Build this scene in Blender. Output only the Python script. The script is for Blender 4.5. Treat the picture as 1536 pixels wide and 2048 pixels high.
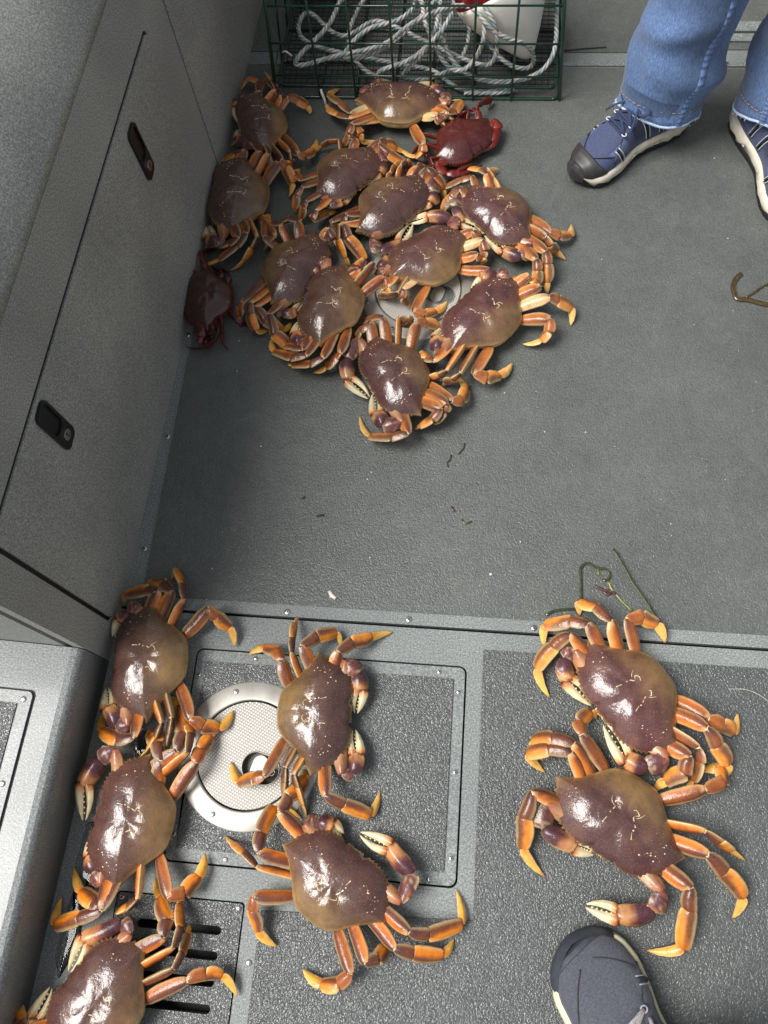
import bpy, bmesh, math, random
from mathutils import Vector, Matrix, noise
for _o in list(bpy.data.objects):
    bpy.data.objects.remove(_o, do_unlink=True)
scene = bpy.context.scene
COL = scene.collection

# ------------------------------------------------------------------ camera, world, sun, exposure
cam_d = bpy.data.cameras.new('camera'); cam = bpy.data.objects.new('camera', cam_d); COL.objects.link(cam)
cam_d.sensor_fit = 'VERTICAL'; cam_d.sensor_height = 36.0; cam_d.lens = 36.0 * 1625.0 / 2048.0
cam_d.clip_start = 0.02; cam_d.clip_end = 200.0
_r, _u, _b = (0.994653, 0.081642, -0.06324), (-0.053349, 0.930558, 0.362238), (0.088422, -0.356927, 0.929938)
cam.matrix_world = Matrix(((_r[0], _u[0], _b[0], 0), (_r[1], _u[1], _b[1], 0), (_r[2], _u[2], _b[2], 1.30), (0, 0, 0, 1)))
scene.camera = cam

SUN_FROM = Vector((-0.51, -0.13, 0.85)).normalized()      # soft overcast light over the low side of the boat
sun_el = math.asin(SUN_FROM.z); sun_az = math.atan2(SUN_FROM.x, SUN_FROM.y)
world = bpy.data.worlds.new('World'); scene.world = world; world.use_nodes = True
wn = world.node_tree; wn.nodes.clear()
sky = wn.nodes.new('ShaderNodeTexSky'); sky.sky_type = 'NISHITA'; sky.sun_disc = False
sky.sun_elevation = sun_el; sky.sun_rotation = sun_az; sky.air_density = 1.0; sky.dust_density = 1.5; sky.ozone_density = 1.0
hs = wn.nodes.new('ShaderNodeHueSaturation'); hs.inputs['Saturation'].default_value = 0.22
bg = wn.nodes.new('ShaderNodeBackground'); bg.inputs['Strength'].default_value = 0.05
wo = wn.nodes.new('ShaderNodeOutputWorld')
wn.links.new(sky.outputs[0], hs.inputs['Color']); wn.links.new(hs.outputs[0], bg.inputs['Color']); wn.links.new(bg.outputs[0], wo.inputs['Surface'])
sun_d = bpy.data.lights.new('sun', 'SUN'); sun_d.energy = 1.5; sun_d.angle = math.radians(32); sun_d.color = (1.0, 0.97, 0.93)
sun = bpy.data.objects.new('sun', sun_d); COL.objects.link(sun)
sun.rotation_euler = SUN_FROM.to_track_quat('Z', 'Y').to_euler(); sun.location = SUN_FROM * 6
vs = scene.view_settings; vs.view_transform = 'Standard'; vs.look = 'None'; vs.gamma = 1.0; vs.use_curve_mapping = False
vs.exposure = 1.6

# ------------------------------------------------------------------ helpers
rnd = random.Random(7)
def lin(r, g, b):
    f = lambda c: (c / 255 / 12.92) if c / 255 <= 0.04045 else ((c / 255 + 0.055) / 1.055) ** 2.4
    return (f(r), f(g), f(b), 1.0)
def mix(a, b, t):
    t = max(0.0, min(1.0, t)); return tuple(a[i] * (1 - t) + b[i] * t for i in range(4))
def sstep(a, b, x):
    t = max(0.0, min(1.0, (x - a) / (b - a))); return t * t * (3 - 2 * t)
def tag(o, label=None, cat=None, group=None, kind=None):
    if label: o['label'] = label
    if cat: o['category'] = cat
    if group: o['group'] = group
    if kind: o['kind'] = kind
    return o
def empty(name, loc=(0, 0, 0), rz=0.0):
    o = bpy.data.objects.new(name, None); o.empty_display_size = 0.05
    COL.objects.link(o); o.location = loc; o.rotation_euler = (0, 0, rz); return o
def mesh_obj(name, verts, faces, mats, parent=None, smooth=True, cols=None, midx=None, uvs=None):
    me = bpy.data.meshes.new(name); me.from_pydata([tuple(v) for v in verts], [], faces)
    if not isinstance(mats, (list, tuple)): mats = [mats]
    for m in mats: me.materials.append(m)
    if cols is not None:
        ca = me.color_attributes.new('Col', 'FLOAT_COLOR', 'POINT')
        ca.data.foreach_set('color', [c for v in cols for c in v])
    if midx is not None: me.polygons.foreach_set('material_index', midx)
    bm = bmesh.new(); bm.from_mesh(me); bmesh.ops.recalc_face_normals(bm, faces=bm.faces); bm.to_mesh(me); bm.free()
    me.polygons.foreach_set('use_smooth', [smooth] * len(me.polygons))
    o = bpy.data.objects.new(name, me); COL.objects.link(o); o.parent = parent
    me.update(); return o
def rrect(x0, x1, y0, y1, r=0.0, n=6):
    if r <= 0: return [(x0, y0), (x1, y0), (x1, y1), (x0, y1)]
    out = []
    for cx, cy, a0 in ((x1 - r, y0 + r, -90), (x1 - r, y1 - r, 0), (x0 + r, y1 - r, 90), (x0 + r, y0 + r, 180)):
        for i in range(n + 1):
            a = math.radians(a0 + 90 * i / n); out.append((cx + r * math.cos(a), cy + r * math.sin(a)))
    return out
def circ(cx, cy, r, n=48, a0=0.0):
    return [(cx + r * math.cos(a0 + 2 * math.pi * i / n), cy + r * math.sin(a0 + 2 * math.pi * i / n)) for i in range(n)]
def plate(name, outer, holes, z0, z1, mat, parent=None, fn=None, bevel=0.0, seg=2):
    """a flat slab with holes: outline in the plane, thickness z0..z1; fn maps (a, b, c) to local space"""
    fn = fn or (lambda a, b, c: (a, b, c))
    bm = bmesh.new(); loops = []
    for lp in [outer] + list(holes):
        vs_ = [bm.verts.new((p[0], p[1], 0)) for p in lp]
        es = [bm.edges.new((vs_[i], vs_[(i + 1) % len(vs_)])) for i in range(len(vs_))]
        loops.append((vs_, es))
    bmesh.ops.triangle_fill(bm, use_beauty=True, use_dissolve=False, edges=[e for l in loops for e in l[1]], normal=(0, 0, 1))
    bm.verts.index_update()
    flat = [(v.co.x, v.co.y) for v in bm.verts]; tris = [[v.index for v in f.verts] for f in bm.faces]
    lidx = [[v.index for v in l[0]] for l in loops]; bm.free()
    n = len(flat)
    verts = [fn(a, b, z1) for a, b in flat] + [fn(a, b, z0) for a, b in flat]
    faces = [t for t in tris] + [[i + n for i in reversed(t)] for t in tris]
    for l in lidx:
        for i in range(len(l)):
            a, b = l[i], l[(i + 1) % len(l)]; faces.append([a, b, b + n, a + n])
    o = mesh_obj(name, verts, faces, mat, parent, smooth=False)
    if bevel > 0:
        m = o.modifiers.new('bevel', 'BEVEL'); m.width = bevel; m.segments = seg; m.limit_method = 'ANGLE'; m.angle_limit = math.radians(50)
    return o
def loft(rings, close_u=True, cap=True):
    """rings: list of equal-length point lists; returns verts, faces"""
    n = len(rings[0]); verts = [p for r in rings for p in r]; faces = []
    for i in range(len(rings) - 1):
        for j in range(n if close_u else n - 1):
            k = (j + 1) % n
            faces.append([i * n + j, i * n + k, (i + 1) * n + k, (i + 1) * n + j])
    if cap and close_u:
        faces.append(list(range(n - 1, -1, -1))); faces.append([(len(rings) - 1) * n + j for j in range(n)])
    return verts, faces
def spline(pts, step):
    pts = [Vector(p) for p in pts]
    if len(pts) == 2: pts = [pts[0], (pts[0] + pts[1]) / 2, pts[1]]
    q = [pts[0] * 2 - pts[1]] + pts + [pts[-1] * 2 - pts[-2]]; out = []
    for i in range(1, len(q) - 2):
        L = (q[i + 1] - q[i]).length; m = max(1, int(L / step))
        for k in range(m):
            t = k / m; a, b, c, d = q[i - 1], q[i], q[i + 1], q[i + 2]
            out.append(0.5 * ((2 * b) + (c - a) * t + (2 * a - 5 * b + 4 * c - d) * t * t + (3 * b - a - 3 * c + d) * t ** 3))
    out.append(pts[-1]); return out
def frames(path):
    T = [(path[min(i + 1, len(path) - 1)] - path[max(i - 1, 0)]).normalized() for i in range(len(path))]
    up = Vector((0, 0, 1)); N = []
    n = (up - T[0] * up.dot(T[0]))
    if n.length < 1e-4: n = Vector((1, 0, 0))
    n.normalize()
    for t in T:
        n = (n - t * n.dot(t))
        if n.length < 1e-6: n = t.orthogonal()
        n.normalize(); N.append(n.copy())
    return T, N
def tube(name, pts, r, mat, parent=None, step=0.006, sides=8, flat=1.0, rf=None, straight=False):
    path = [Vector(p) for p in pts] if straight else spline(pts, step)
    T, N = frames(path); rings = []
    for i, (p, t, n) in enumerate(zip(path, T, N)):
        b = t.cross(n); rr = r * (rf(i / max(1, len(path) - 1)) if rf else 1.0)
        rings.append([p + b * (math.cos(2 * math.pi * j / sides) * rr) + n * (math.sin(2 * math.pi * j / sides) * rr * flat) for j in range(sides)])
    v, f = loft(rings); return mesh_obj(name, v, f, mat, parent)

# ------------------------------------------------------------------ materials
def new_mat(name):
    m = bpy.data.materials.new(name); m.use_nodes = True; nt = m.node_tree
    return m, nt, nt.nodes['Principled BSDF']
def nd(nt, typ, **kw):
    n = nt.nodes.new(typ)
    for k, v in kw.items():
        if k in n.inputs: n.inputs[k].default_value = v
        else: setattr(n, k, v)
    return n
def ramp(nt, stops):
    r = nt.nodes.new('ShaderNodeValToRGB'); el = r.color_ramp.elements
    while len(el) < len(stops): el.new(0.5)
    for e, (p, c) in zip(el, stops): e.position = p; e.color = c if len(c) == 4 else (*c, 1)
    return r
def coords(nt, kind='Object'):
    return nt.nodes.new('ShaderNodeTexCoord').outputs[kind]
def bump(nt, bsdf, height, strength, dist=0.001, prev=None):
    b = nd(nt, 'ShaderNodeBump', Strength=strength, Distance=dist); nt.links.new(height, b.inputs['Height'])
    if prev is not None: nt.links.new(prev, b.inputs['Normal'])
    nt.links.new(b.outputs[0], bsdf.inputs['Normal']); return b.outputs[0]
def plain(name, col, rough=0.5, metal=0.0, nscale=0, nvar=0.25, bstr=0.0, coat=0.0):
    m, nt, b = new_mat(name); b.inputs['Base Color'].default_value = col; b.inputs['Roughness'].default_value = rough; b.inputs['Metallic'].default_value = metal
    b.inputs['Coat Weight'].default_value = coat
    if nscale:
        n = nd(nt, 'ShaderNodeTexNoise', Scale=nscale, Detail=4.0); nt.links.new(coords(nt), n.inputs['Vector'])
        d = tuple(c * (1 - nvar) for c in col[:3]) + (1,); l = tuple(min(1, c * (1 + nvar)) for c in col[:3]) + (1,)
        r = ramp(nt, [(0.3, d), (0.7, l)]); nt.links.new(n.outputs['Fac'], r.inputs[0]); nt.links.new(r.outputs[0], b.inputs['Base Color'])
        if bstr: bump(nt, b, n.outputs['Fac'], bstr)
    return m
def gelcoat(name, lo, mid, hi, rough, bstr, wet=0.0, coat=0.0):
    """speckled stone-fleck gelcoat: three tones of fleck, orange-peel relief, worn and wet patches in the gloss"""
    m, nt, b = new_mat(name); co = coords(nt)
    n = nd(nt, 'ShaderNodeTexNoise', Scale=400.0, Detail=3.0, Roughness=0.75); nt.links.new(co, n.inputs['Vector'])
    r = ramp(nt, [(0.34, lo), (0.5, mid), (0.66, hi)]); nt.links.new(n.outputs['Fac'], r.inputs[0])
    n2 = nd(nt, 'ShaderNodeTexNoise', Scale=5.0, Detail=5.0); nt.links.new(co, n2.inputs['Vector'])
    r2 = ramp(nt, [(0.3, (0.80, 0.80, 0.80)), (0.75, (1.12, 1.12, 1.10))]); nt.links.new(n2.outputs['Fac'], r2.inputs[0])
    mx = nd(nt, 'ShaderNodeMix', data_type='RGBA', blend_type='MULTIPLY'); mx.inputs[0].default_value = 1.0
    nt.links.new(r.outputs[0], mx.inputs[6]); nt.links.new(r2.outputs[0], mx.inputs[7]); nt.links.new(mx.outputs[2], b.inputs['Base Color'])
    rr = ramp(nt, [(0.35, (rough - wet,) * 3), (0.65, (rough + 0.08,) * 3)]); nt.links.new(n2.outputs['Fac'], rr.inputs[0]); nt.links.new(rr.outputs[0], b.inputs['Roughness'])
    nb = nd(nt, 'ShaderNodeTexNoise', Scale=330.0, Detail=2.0); nt.links.new(co, nb.inputs['Vector'])
    bump(nt, b, nb.outputs['Fac'], bstr, 0.0012); b.inputs['Coat Weight'].default_value = coat; b.inputs['Coat Roughness'].default_value = 0.12; return m
def nonskid(name, col, scale, bstr, r0, r1, dist=0.002, spec=0.5, coat=0.0):
    """moulded pebble non-skid, damp in patches"""
    m, nt, b = new_mat(name); co = coords(nt)
    b.inputs['Specular IOR Level'].default_value = spec; b.inputs['Coat Weight'].default_value = coat; b.inputs['Coat Roughness'].default_value = 0.10
    v = nd(nt, 'ShaderNodeTexNoise', Scale=scale * 0.7, Detail=1.5, Roughness=0.5); nt.links.new(co, v.inputs['Vector'])
    wv = nd(nt, 'ShaderNodeMix', data_type='RGBA', blend_type='ADD'); wv.inputs[0].default_value = 0.006   # wander the cells
    nt.links.new(co, wv.inputs[6]); nt.links.new(v.outputs['Color'], wv.inputs[7])
    v2 = nd(nt, 'ShaderNodeTexVoronoi', Scale=scale, Randomness=1.0); nt.links.new(wv.outputs[2], v2.inputs['Vector'])
    pw = nd(nt, 'ShaderNodeMath', operation='POWER'); pw.inputs[1].default_value = 1.7; nt.links.new(v2.outputs['Distance'], pw.inputs[0])
    sb = nd(nt, 'ShaderNodeMath', operation='SUBTRACT'); sb.inputs[0].default_value = 1.0; nt.links.new(pw.outputs[0], sb.inputs[1])
    nm = nd(nt, 'ShaderNodeMath', operation='MULTIPLY'); nm.inputs[1].default_value = 0.5; nt.links.new(v.outputs['Fac'], nm.inputs[0])
    ad = nd(nt, 'ShaderNodeMath', operation='ADD'); nt.links.new(sb.outputs[0], ad.inputs[0]); nt.links.new(nm.outputs[0], ad.inputs[1])
    big = nd(nt, 'ShaderNodeTexNoise', Scale=4.0, Detail=6.0, Roughness=0.62); nt.links.new(co, big.inputs['Vector'])
    sp = nd(nt, 'ShaderNodeTexNoise', Scale=700.0, Detail=1.0); nt.links.new(co, sp.inputs['Vector'])
    d = tuple(c * 0.84 for c in col[:3]); l = tuple(c * 1.14 for c in col[:3])
    r0_ = ramp(nt, [(0.3, d), (0.7, l)]); nt.links.new(big.outputs['Fac'], r0_.inputs[0])
    sc_ = nd(nt, 'ShaderNodeTexNoise', Scale=22.0, Detail=7.0, Roughness=0.72, Distortion=1.4); nt.links.new(co, sc_.inputs['Vector'])
    rs_ = ramp(nt, [(0.34, (0.88,) * 3), (0.52, (1.0,) * 3), (0.68, (1.13,) * 3)]); nt.links.new(sc_.outputs['Fac'], rs_.inputs[0])
    r = nd(nt, 'ShaderNodeMix', data_type='RGBA', blend_type='MULTIPLY'); r.inputs[0].default_value = 1.0
    nt.links.new(r0_.outputs[0], r.inputs[6]); nt.links.new(rs_.outputs[0], r.inputs[7])
    r3 = ramp(nt, [(0.35, (0.75,) * 3), (0.65, (1.3,) * 3)]); nt.links.new(sp.outputs['Fac'], r3.inputs[0])
    mx = nd(nt, 'ShaderNodeMix', data_type='RGBA', blend_type='MULTIPLY'); mx.inputs[0].default_value = 1.0
    nt.links.new(r.outputs[2], mx.inputs[6]); nt.links.new(r3.outputs[0], mx.inputs[7]); nt.links.new(mx.outputs[2], b.inputs['Base Color'])
    rr = ramp(nt, [(0.38, (r0,) * 3), (0.62, (r1,) * 3)]); nt.links.new(big.outputs['Fac'], rr.inputs[0]); nt.links.new(rr.outputs[0], b.inputs['Roughness'])
    bn = bump(nt, b, ad.outputs[0], bstr, dist); nt.links.new(bn, b.inputs['Coat Normal']); return m
M = {}
M['gel'] = gelcoat('grey_fleck_gelcoat', lin(88, 92, 92), lin(120, 125, 124), lin(160, 165, 164), 0.50, 0.18)
M['gel_wall'] = gelcoat('grey_fleck_gelcoat_side', lin(112, 115, 111), lin(148, 150, 145), lin(190, 192, 186), 0.52, 0.14)
M['gel_wet'] = gelcoat('grey_fleck_gelcoat_wet', lin(82, 86, 86), lin(112, 116, 116), lin(152, 156, 156), 0.44, 0.34, wet=0.12, coat=0.25)
M['nonskid'] = nonskid('pebbled_nonskid', lin(86, 89, 86), 330, 1.0, 0.5, 0.62, 0.0007, 0.4, 0.5)
M['nonskid_wet'] = nonskid('pebbled_nonskid_wet', lin(77, 80, 79), 340, 1.0, 0.40, 0.54, 0.0010, 0.4, 0.8)
M['seam'] = plain('dark_seam', lin(22, 24, 24), 0.7)
M['metal'] = plain('satin_steel', (0.62, 0.60, 0.57, 1), 0.32, 0.85, 60, 0.12, 0.05)
M['screw'] = plain('stainless_screw', (0.55, 0.54, 0.52, 1), 0.28, 1.0)
M['black_plastic'] = plain('black_plastic', lin(20, 21, 24), 0.32, 0, 300, 0.2, 0.05)
M['chrome'] = plain('lock_chrome', (0.6, 0.58, 0.54, 1), 0.2, 1.0)
# ------------------------------------------------------------------ deck (setting)
deck = mesh_obj('deck', [(-1.6, -1.6, -0.03), (2.2, -1.6, -0.03), (2.2, 2.8, -0.03), (-1.6, 2.8, -0.03)], [[0, 1, 2, 3]], M['seam'], smooth=False)
tag(deck, kind='structure')
HX0, HX1, HY0, HY1 = -0.410, 0.0305, -0.0795, 0.2435        # hatch opening
GX0, GX1, GY0, GY1 = -0.470, -0.2765, -0.62, -0.124         # drain cover opening
def screw_mesh():
    # pan head with a cross slot: a low dome with a recessed cross
    v, f = [], []
    prof = [(0.0046, 0.0), (0.0045, 0.0008), (0.0036, 0.0015), (0.0022, 0.0018)]
    n = 12
    for r, z in prof: v += [(r * math.cos(2 * math.pi * i / n), r * math.sin(2 * math.pi * i / n), z) for i in range(n)]
    for k in range(len(prof) - 1):
        for i in range(n): f.append([k * n + i, k * n + (i + 1) % n, (k + 1) * n + (i + 1) % n, (k + 1) * n + i])
    f.append([(len(prof) - 1) * n + i for i in range(n)]); mi = [0] * len(f)
    for a in (0.4, 0.4 + math.pi / 2):
        c, s = math.cos(a), math.sin(a); b = len(v)
        v += [(c * x - s * y, s * x + c * y, 0.00195) for x, y in ((-0.0024, -0.0005), (0.0024, -0.0005), (0.0024, 0.0005), (-0.0024, 0.0005))]
        f.append([b, b + 1, b + 2, b + 3]); mi.append(1)
    me = bpy.data.meshes.new('screw'); me.from_pydata(v, [], f); me.materials.append(M['screw']); me.materials.append(M['seam'])
    me.polygons.foreach_set('material_index', mi); me.polygons.foreach_set('use_smooth', [True] * len(f)); me.update(); return me
SCREW = screw_mesh()
def screw(x, y, z, parent, rz=0.0, s=1.0):
    o = bpy.data.objects.new('screw', SCREW); COL.objects.link(o); o.parent = parent
    o.location = (x, y, z); o.rotation_euler = (0, 0, rz); o.scale = (s, s, s); return o
# forward floor panel with its fleck border and dark non-skid field
fp = plate('floor_panel', rrect(-0.565, 1.6, 0.3050, 1.5600, 0.004), [], -0.012, 0.0, M['gel'], deck, bevel=0.0016)
plate('nonskid_field', rrect(-0.5195, 1.6, 0.3255, 1.5385, 0.003), [], 0.0002, 0.0022, M['nonskid'], deck, bevel=0.001)
plate('floor_panel', rrect(-0.5395, 1.6, 1.5615, 2.7, 0.004), [], -0.012, 0.0, M['gel'], deck, bevel=0.0016)
plate('nonskid_field', rrect(-0.5195, 0.44, 1.5840, 2.6, 0.003), [], 0.0002, 0.0022, M['nonskid'], deck, bevel=0.001)
plate('nonskid_field', rrect(0.44, 1.6, 1.5930, 1.6130, 0.001), [], 0.0002, 0.0022, M['nonskid'], deck)
plate('nonskid_field', rrect(0.44, 1.6, 1.6720, 2.6, 0.003), [], 0.0002, 0.0022, M['nonskid'], deck, bevel=0.001)
plate('threshold_strip', rrect(0.44, 1.6, 1.6140, 1.6360, 0.002), [], 0.0002, 0.006, M['gel'], deck, bevel=0.002)
plate('threshold_strip', rrect(0.44, 1.6, 1.6400, 1.6680, 0.002), [], 0.0002, 0.009, M['gel'], deck, bevel=0.003)
plate('threshold_strip', rrect(-0.5395, 1.6, 1.5430, 1.5585, 0.002), [], 0.0002, 0.0035, M['gel'], deck, bevel=0.0015)
for x, y in ((-0.2689, 0.3128), (-0.0673, 0.3135), (0.1346, 0.313), (0.341, 0.3099), (0.55, 0.312), (-0.5298, 0.6233), (-0.5315, 0.4078), (-0.5285, 0.84), (-0.5285, 1.05)):
    screw(x, y, 0.0, deck, rnd.random() * 3, 1.15)
for x in (-0.28, 0.1228, 0.5166, 0.92): screw(x, 1.5500, 0.0035, deck, rnd.random() * 3, 1.15)
# aft floor with openings for hatch and drain cover
plate('floor_panel', rrect(-0.62, 1.6, -1.5, 0.3000, 0.003), [rrect(HX0, HX1, HY0, HY1, 0.012), rrect(GX0, GX1, GY0, GY1, 0.006)], -0.012, 0.0, M['gel'], deck, bevel=0.0016)
plate('nonskid_field', [(0.0550, 0.2720), (0.0545, -0.118), (-0.252, -0.132), (-0.248, -1.45), (1.6, -1.45), (1.6, 0.2735)], [], 0.0002, 0.0024, M['nonskid_wet'], deck, bevel=0.001)
# hatch
hatch = empty('deck_hatch'); tag(hatch, 'square hatch in the deck with fleck border, dark pebbled centre and screws', 'hatch')
plate('hatch_frame', rrect(HX0 + 0.0028, HX1 - 0.0028, HY0 + 0.0028, HY1 - 0.0028, 0.0105), [circ(-0.300, 0.0826, 0.098, 64)], -0.012, 0.0010, M['gel'], hatch, bevel=0.0016)
plate('nonskid_field', rrect(-0.392, 0.0100, -0.0592, 0.2222, 0.003), [circ(-0.300, 0.0826, 0.108, 64)], 0.0012, 0.0034, M['nonskid_wet'], hatch, bevel=0.001)
for x, y in ((-0.3107, 0.2326), (-0.1620, 0.2324), (-0.0129, 0.2317), (0.0190, 0.2024), (0.0198, 0.0813), (0.0200, -0.0395), (-0.0102, -0.0698), (-0.1600, -0.0690), (-0.3143, -0.0690), (-0.3990, 0.2000), (-0.3990, -0.0400)):
    screw(x, y, 0.0010, hatch, rnd.random() * 3, 0.8)
# slotted drain cover
grate = empty('drain_cover'); tag(grate, 'wet pebbled drain cover with four long slots beside the step box', 'drain cover')
slots = [rrect(-0.432, -0.3065, y - 0.0058, y + 0.0058, 0.0056, 5) for y in (-0.1640, -0.1968, -0.2300, -0.2635, -0.297, -0.330)]
plate('cover_panel', rrect(GX0 + 0.002, GX1 - 0.002, GY0 + 0.002, GY1 - 0.002, 0.006), slots, -0.010, 0.0008, M['nonskid_wet'], grate, bevel=0.0008)
for x, y in ((-0.2850, -0.1325), (-0.4610, -0.1325), (-0.285, -0.40)): screw(x, y, 0.0008, grate, 0.5, 0.8)
screw(-0.2600, -0.2009, 0.0, deck, 0.3, 1.0)

# ------------------------------------------------------------------ round deck plates
def crosshatch_mat():
    m, nt, b = new_mat('crosshatched_plate'); co = coords(nt); outs = []
    for rot in (0.62, 0.62 + math.pi / 2 * 0.86):
        mp = nd(nt, 'ShaderNodeMapping'); mp.inputs['Rotation'].default_value = (0, 0, rot); nt.links.new(co, mp.inputs['Vector'])
        w = nd(nt, 'ShaderNodeTexWave', Scale=74.0, wave_type='BANDS'); nt.links.new(mp.outputs[0], w.inputs['Vector']); outs.append(w.outputs['Fac'])
    mn = nd(nt, 'ShaderNodeMath', operation='MINIMUM'); nt.links.new(outs[0], mn.inputs[0]); nt.links.new(outs[1], mn.inputs[1])
    r = ramp(nt, [(0.0, lin(140, 135, 126)), (0.22, lin(186, 183, 176)), (1.0, lin(200, 197, 190))]); nt.links.new(mn.outputs[0], r.inputs[0])
    nt.links.new(r.outputs[0], b.inputs['Base Color']); b.inputs['Roughness'].default_value = 0.38; b.inputs['Metallic'].default_value = 0.15
    bump(nt, b, mn.outputs[0], 0.5, 0.001); return m
M['plate'] = crosshatch_mat()
M['plate_rim'] = plain('pale_plate_metal', lin(172, 168, 160), 0.40, 0.5, 30, 0.2, 0.05)
M['recess_dark'] = plain('recess_dark', lin(92, 89, 82), 0.5, 0.3)
M['recess'] = plain('recess_grey', lin(120, 116, 108), 0.4, 0.4)
def deck_plate(cx, cy, z, label, ha, hoff):
    p = empty('deck_plate', (cx, cy, z)); tag(p, label, 'deck plate', 'round screw-down deck plates')
    # flange: lathed ring
    prof = [(0.1132, 0.0), (0.1130, 0.0012), (0.1122, 0.0024), (0.1108, 0.0030), (0.0862, 0.0044), (0.0842, 0.0043), (0.0832, 0.0036), (0.0832, -0.004)]
    n = 96; rings = [[Vector((r * math.cos(2 * math.pi * i / n), r * math.sin(2 * math.pi * i / n), zz)) for i in range(n)] for r, zz in prof]
    v, f = loft(rings, cap=False); mesh_obj('flange', v, f, M['plate_rim'], p)
    for k in range(8):
        a = 2 * math.pi * (k + 0.44) / 8; screw(0.1 * math.cos(a), 0.1 * math.sin(a), 0.0036, p, rnd.random() * 3, 0.95)
    # lid with a keyhole-shaped hand recess
    hx, hy = hoff; c, s = math.cos(ha), math.sin(ha)
    def tr(a, b): return (hx + c * a - s * b, hy + s * a + c * b)
    hole = [tr(a, b) for a, b in rrect(-0.034, 0.024, -0.021, 0.021, 0.0205, 7)]
    lid = plate('lid', circ(0, 0, 0.0806, 96), [hole], -0.004, 0.0040, M['plate'], p, bevel=0.0008)
    plate('handle_recess', circ(0, 0, 0.0815, 64), [], -0.014, -0.0095, M['recess_dark'], p)
    wall = [[Vector((*q, zz)) for q in hole] for zz in (-0.0095, 0.0046)]
    v, f = loft(wall, cap=False); mesh_obj('recess_wall', v, f, M['recess'], p)
    rim = [Vector((*tr(a, b), 0.0048)) for a, b in rrect(-0.035, 0.025, -0.022, 0.022, 0.0215, 7)]
    tube('recess_rim', [*rim, rim[0]], 0.0011, M['plate_rim'], p, straight=True, sides=6)
    plate('lift_handle', [tr(a, b) for a, b in rrect(-0.020, 0.004, -0.0185, 0.0185, 0.0118, 7)], [], -0.002, 0.0030, M['plate_rim'], p, bevel=0.001)
    bz = [Vector((*tr(0.012 + 0.005 * math.cos(t), 0.005 * math.sin(t)), -0.004)) for t in [2 * math.pi * i / 16 for i in range(17)]]
    tube('handle_pivot', bz, 0.0016, M['screw'], p, straight=True, sides=6)
    return p
deck_plate(-0.300, 0.0826, 0.0012, 'round pale deck plate screwed into the square hatch under the lone crab', -0.25, (0.026, -0.020))
deck_plate(-0.095, 0.957, 0.0022, 'round pale deck plate half hidden beneath the pile of crabs', -0.3, (0.045, -0.012))

# ------------------------------------------------------------------ locker side wall
M['gasket'] = plain('black_rubber_gasket', lin(14, 15, 16), 0.7)
locker = empty('side_locker', (-0.5596, 0, 0), -math.atan(0.030))
tag(locker, 'tall grey fleck locker side with a long flush door and two black latches', 'locker')
wl = lambda a, b, c: (c, a, b)                 # (along, up, outward) -> local
doorA = rrect(0.2765, 1.1300, 0.030, 0.4095, 0.012)
# the face skin with openings: gaps of 5 mm show on the top and near sides of the doors
skin_holes = [rrect(0.2690, 1.1304, 0.0296, 0.4170, 0.014)]
plate('face_panel', [(0.212, 0.0), (1.2255, 0.0), (1.2255, 0.520), (0.212, 0.520)], skin_holes, -0.016, 0.0, M['gel_wall'], locker, fn=wl)
plate('locker_door', doorA, [], -0.014, 0.0006, M['gel_wall'], locker, fn=wl, bevel=0.0025)
plate('locker_door', [(1.2325, 0.0), (2.70, 0.0), (2.70, 0.520), (1.2325, 0.520)], [], -0.016, 0.0006, M['gel_wall'], locker, fn=wl, bevel=0.0025)
plate('door_gasket', rrect(0.2693, 1.1302, 0.0298, 0.4167, 0.0138), [rrect(0.2762, 1.1301, 0.0299, 0.4098, 0.012)], -0.013, -0.0022, M['gasket'], locker, fn=wl)
plate('door_gasket', [(1.2257, 0.001), (1.2323, 0.001), (1.2323, 0.519), (1.2257, 0.519)], [], -0.013, -0.0022, M['gasket'], locker, fn=wl)
# coaming above, leaning outboard, rounded at the top; body behind
prof = [(0.0, 0.5203), (-0.003, 0.534), (-0.013, 0.560), (-0.031, 0.590), (-0.056, 0.622), (-0.090, 0.654), (-0.132, 0.684), (-0.180, 0.707), (-0.235, 0.722), (-0.60, 0.737), (-0.60, 0.0), (-0.03, 0.0), (-0.03, 0.5203)]
rings = [[Vector((x, y, z)) for x, z in prof] for y in (0.212, 0.2125, 2.69, 2.70)]
v, f = loft(rings); o = mesh_obj('coaming', v, f, M['gel_wall'], locker, smooth=False)
for p in o.data.polygons: p.use_smooth = p.normal.z > 0.05 and len(p.vertices) == 4
mesh_obj('door_shadow_gap', [(-0.029, 0.23, 0.01), (-0.029, 2.6, 0.01), (-0.029, 2.6, 0.51), (-0.029, 0.23, 0.51)], [[0, 1, 2, 3]], M['seam'], locker, smooth=False)
def latch(y, z, lean):
    la = empty('latch'); la.parent = locker; la.location = (0.0006, y, z); la.rotation_euler = (lean, 0, 0)
    plate('latch_plate', rrect(-0.0175, 0.0175, -0.050, 0.050, 0.0105), [rrect(-0.013, 0.013, -0.012, 0.045, 0.009)], 0.0, 0.0045, M['black_plastic'], la, fn=wl, bevel=0.0016)
    plate('pull_recess', rrect(-0.0128, 0.0128, -0.0118, 0.0448, 0.009), [], 0.0, 0.0012, M['black_plastic'], la, fn=wl)
    plate('lock_barrel', circ(0, -0.029, 0.0085, 28), [], 0.0046, 0.0062, M['chrome'], la, fn=wl, bevel=0.0008)
    plate('key_slot', rrect(-0.0007, 0.0007, -0.0345, -0.0235), [], 0.0063, 0.0066, M['seam'], la, fn=wl)
latch(0.962, 0.331, 0.05); latch(0.463, 0.352, 0.05)

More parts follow.
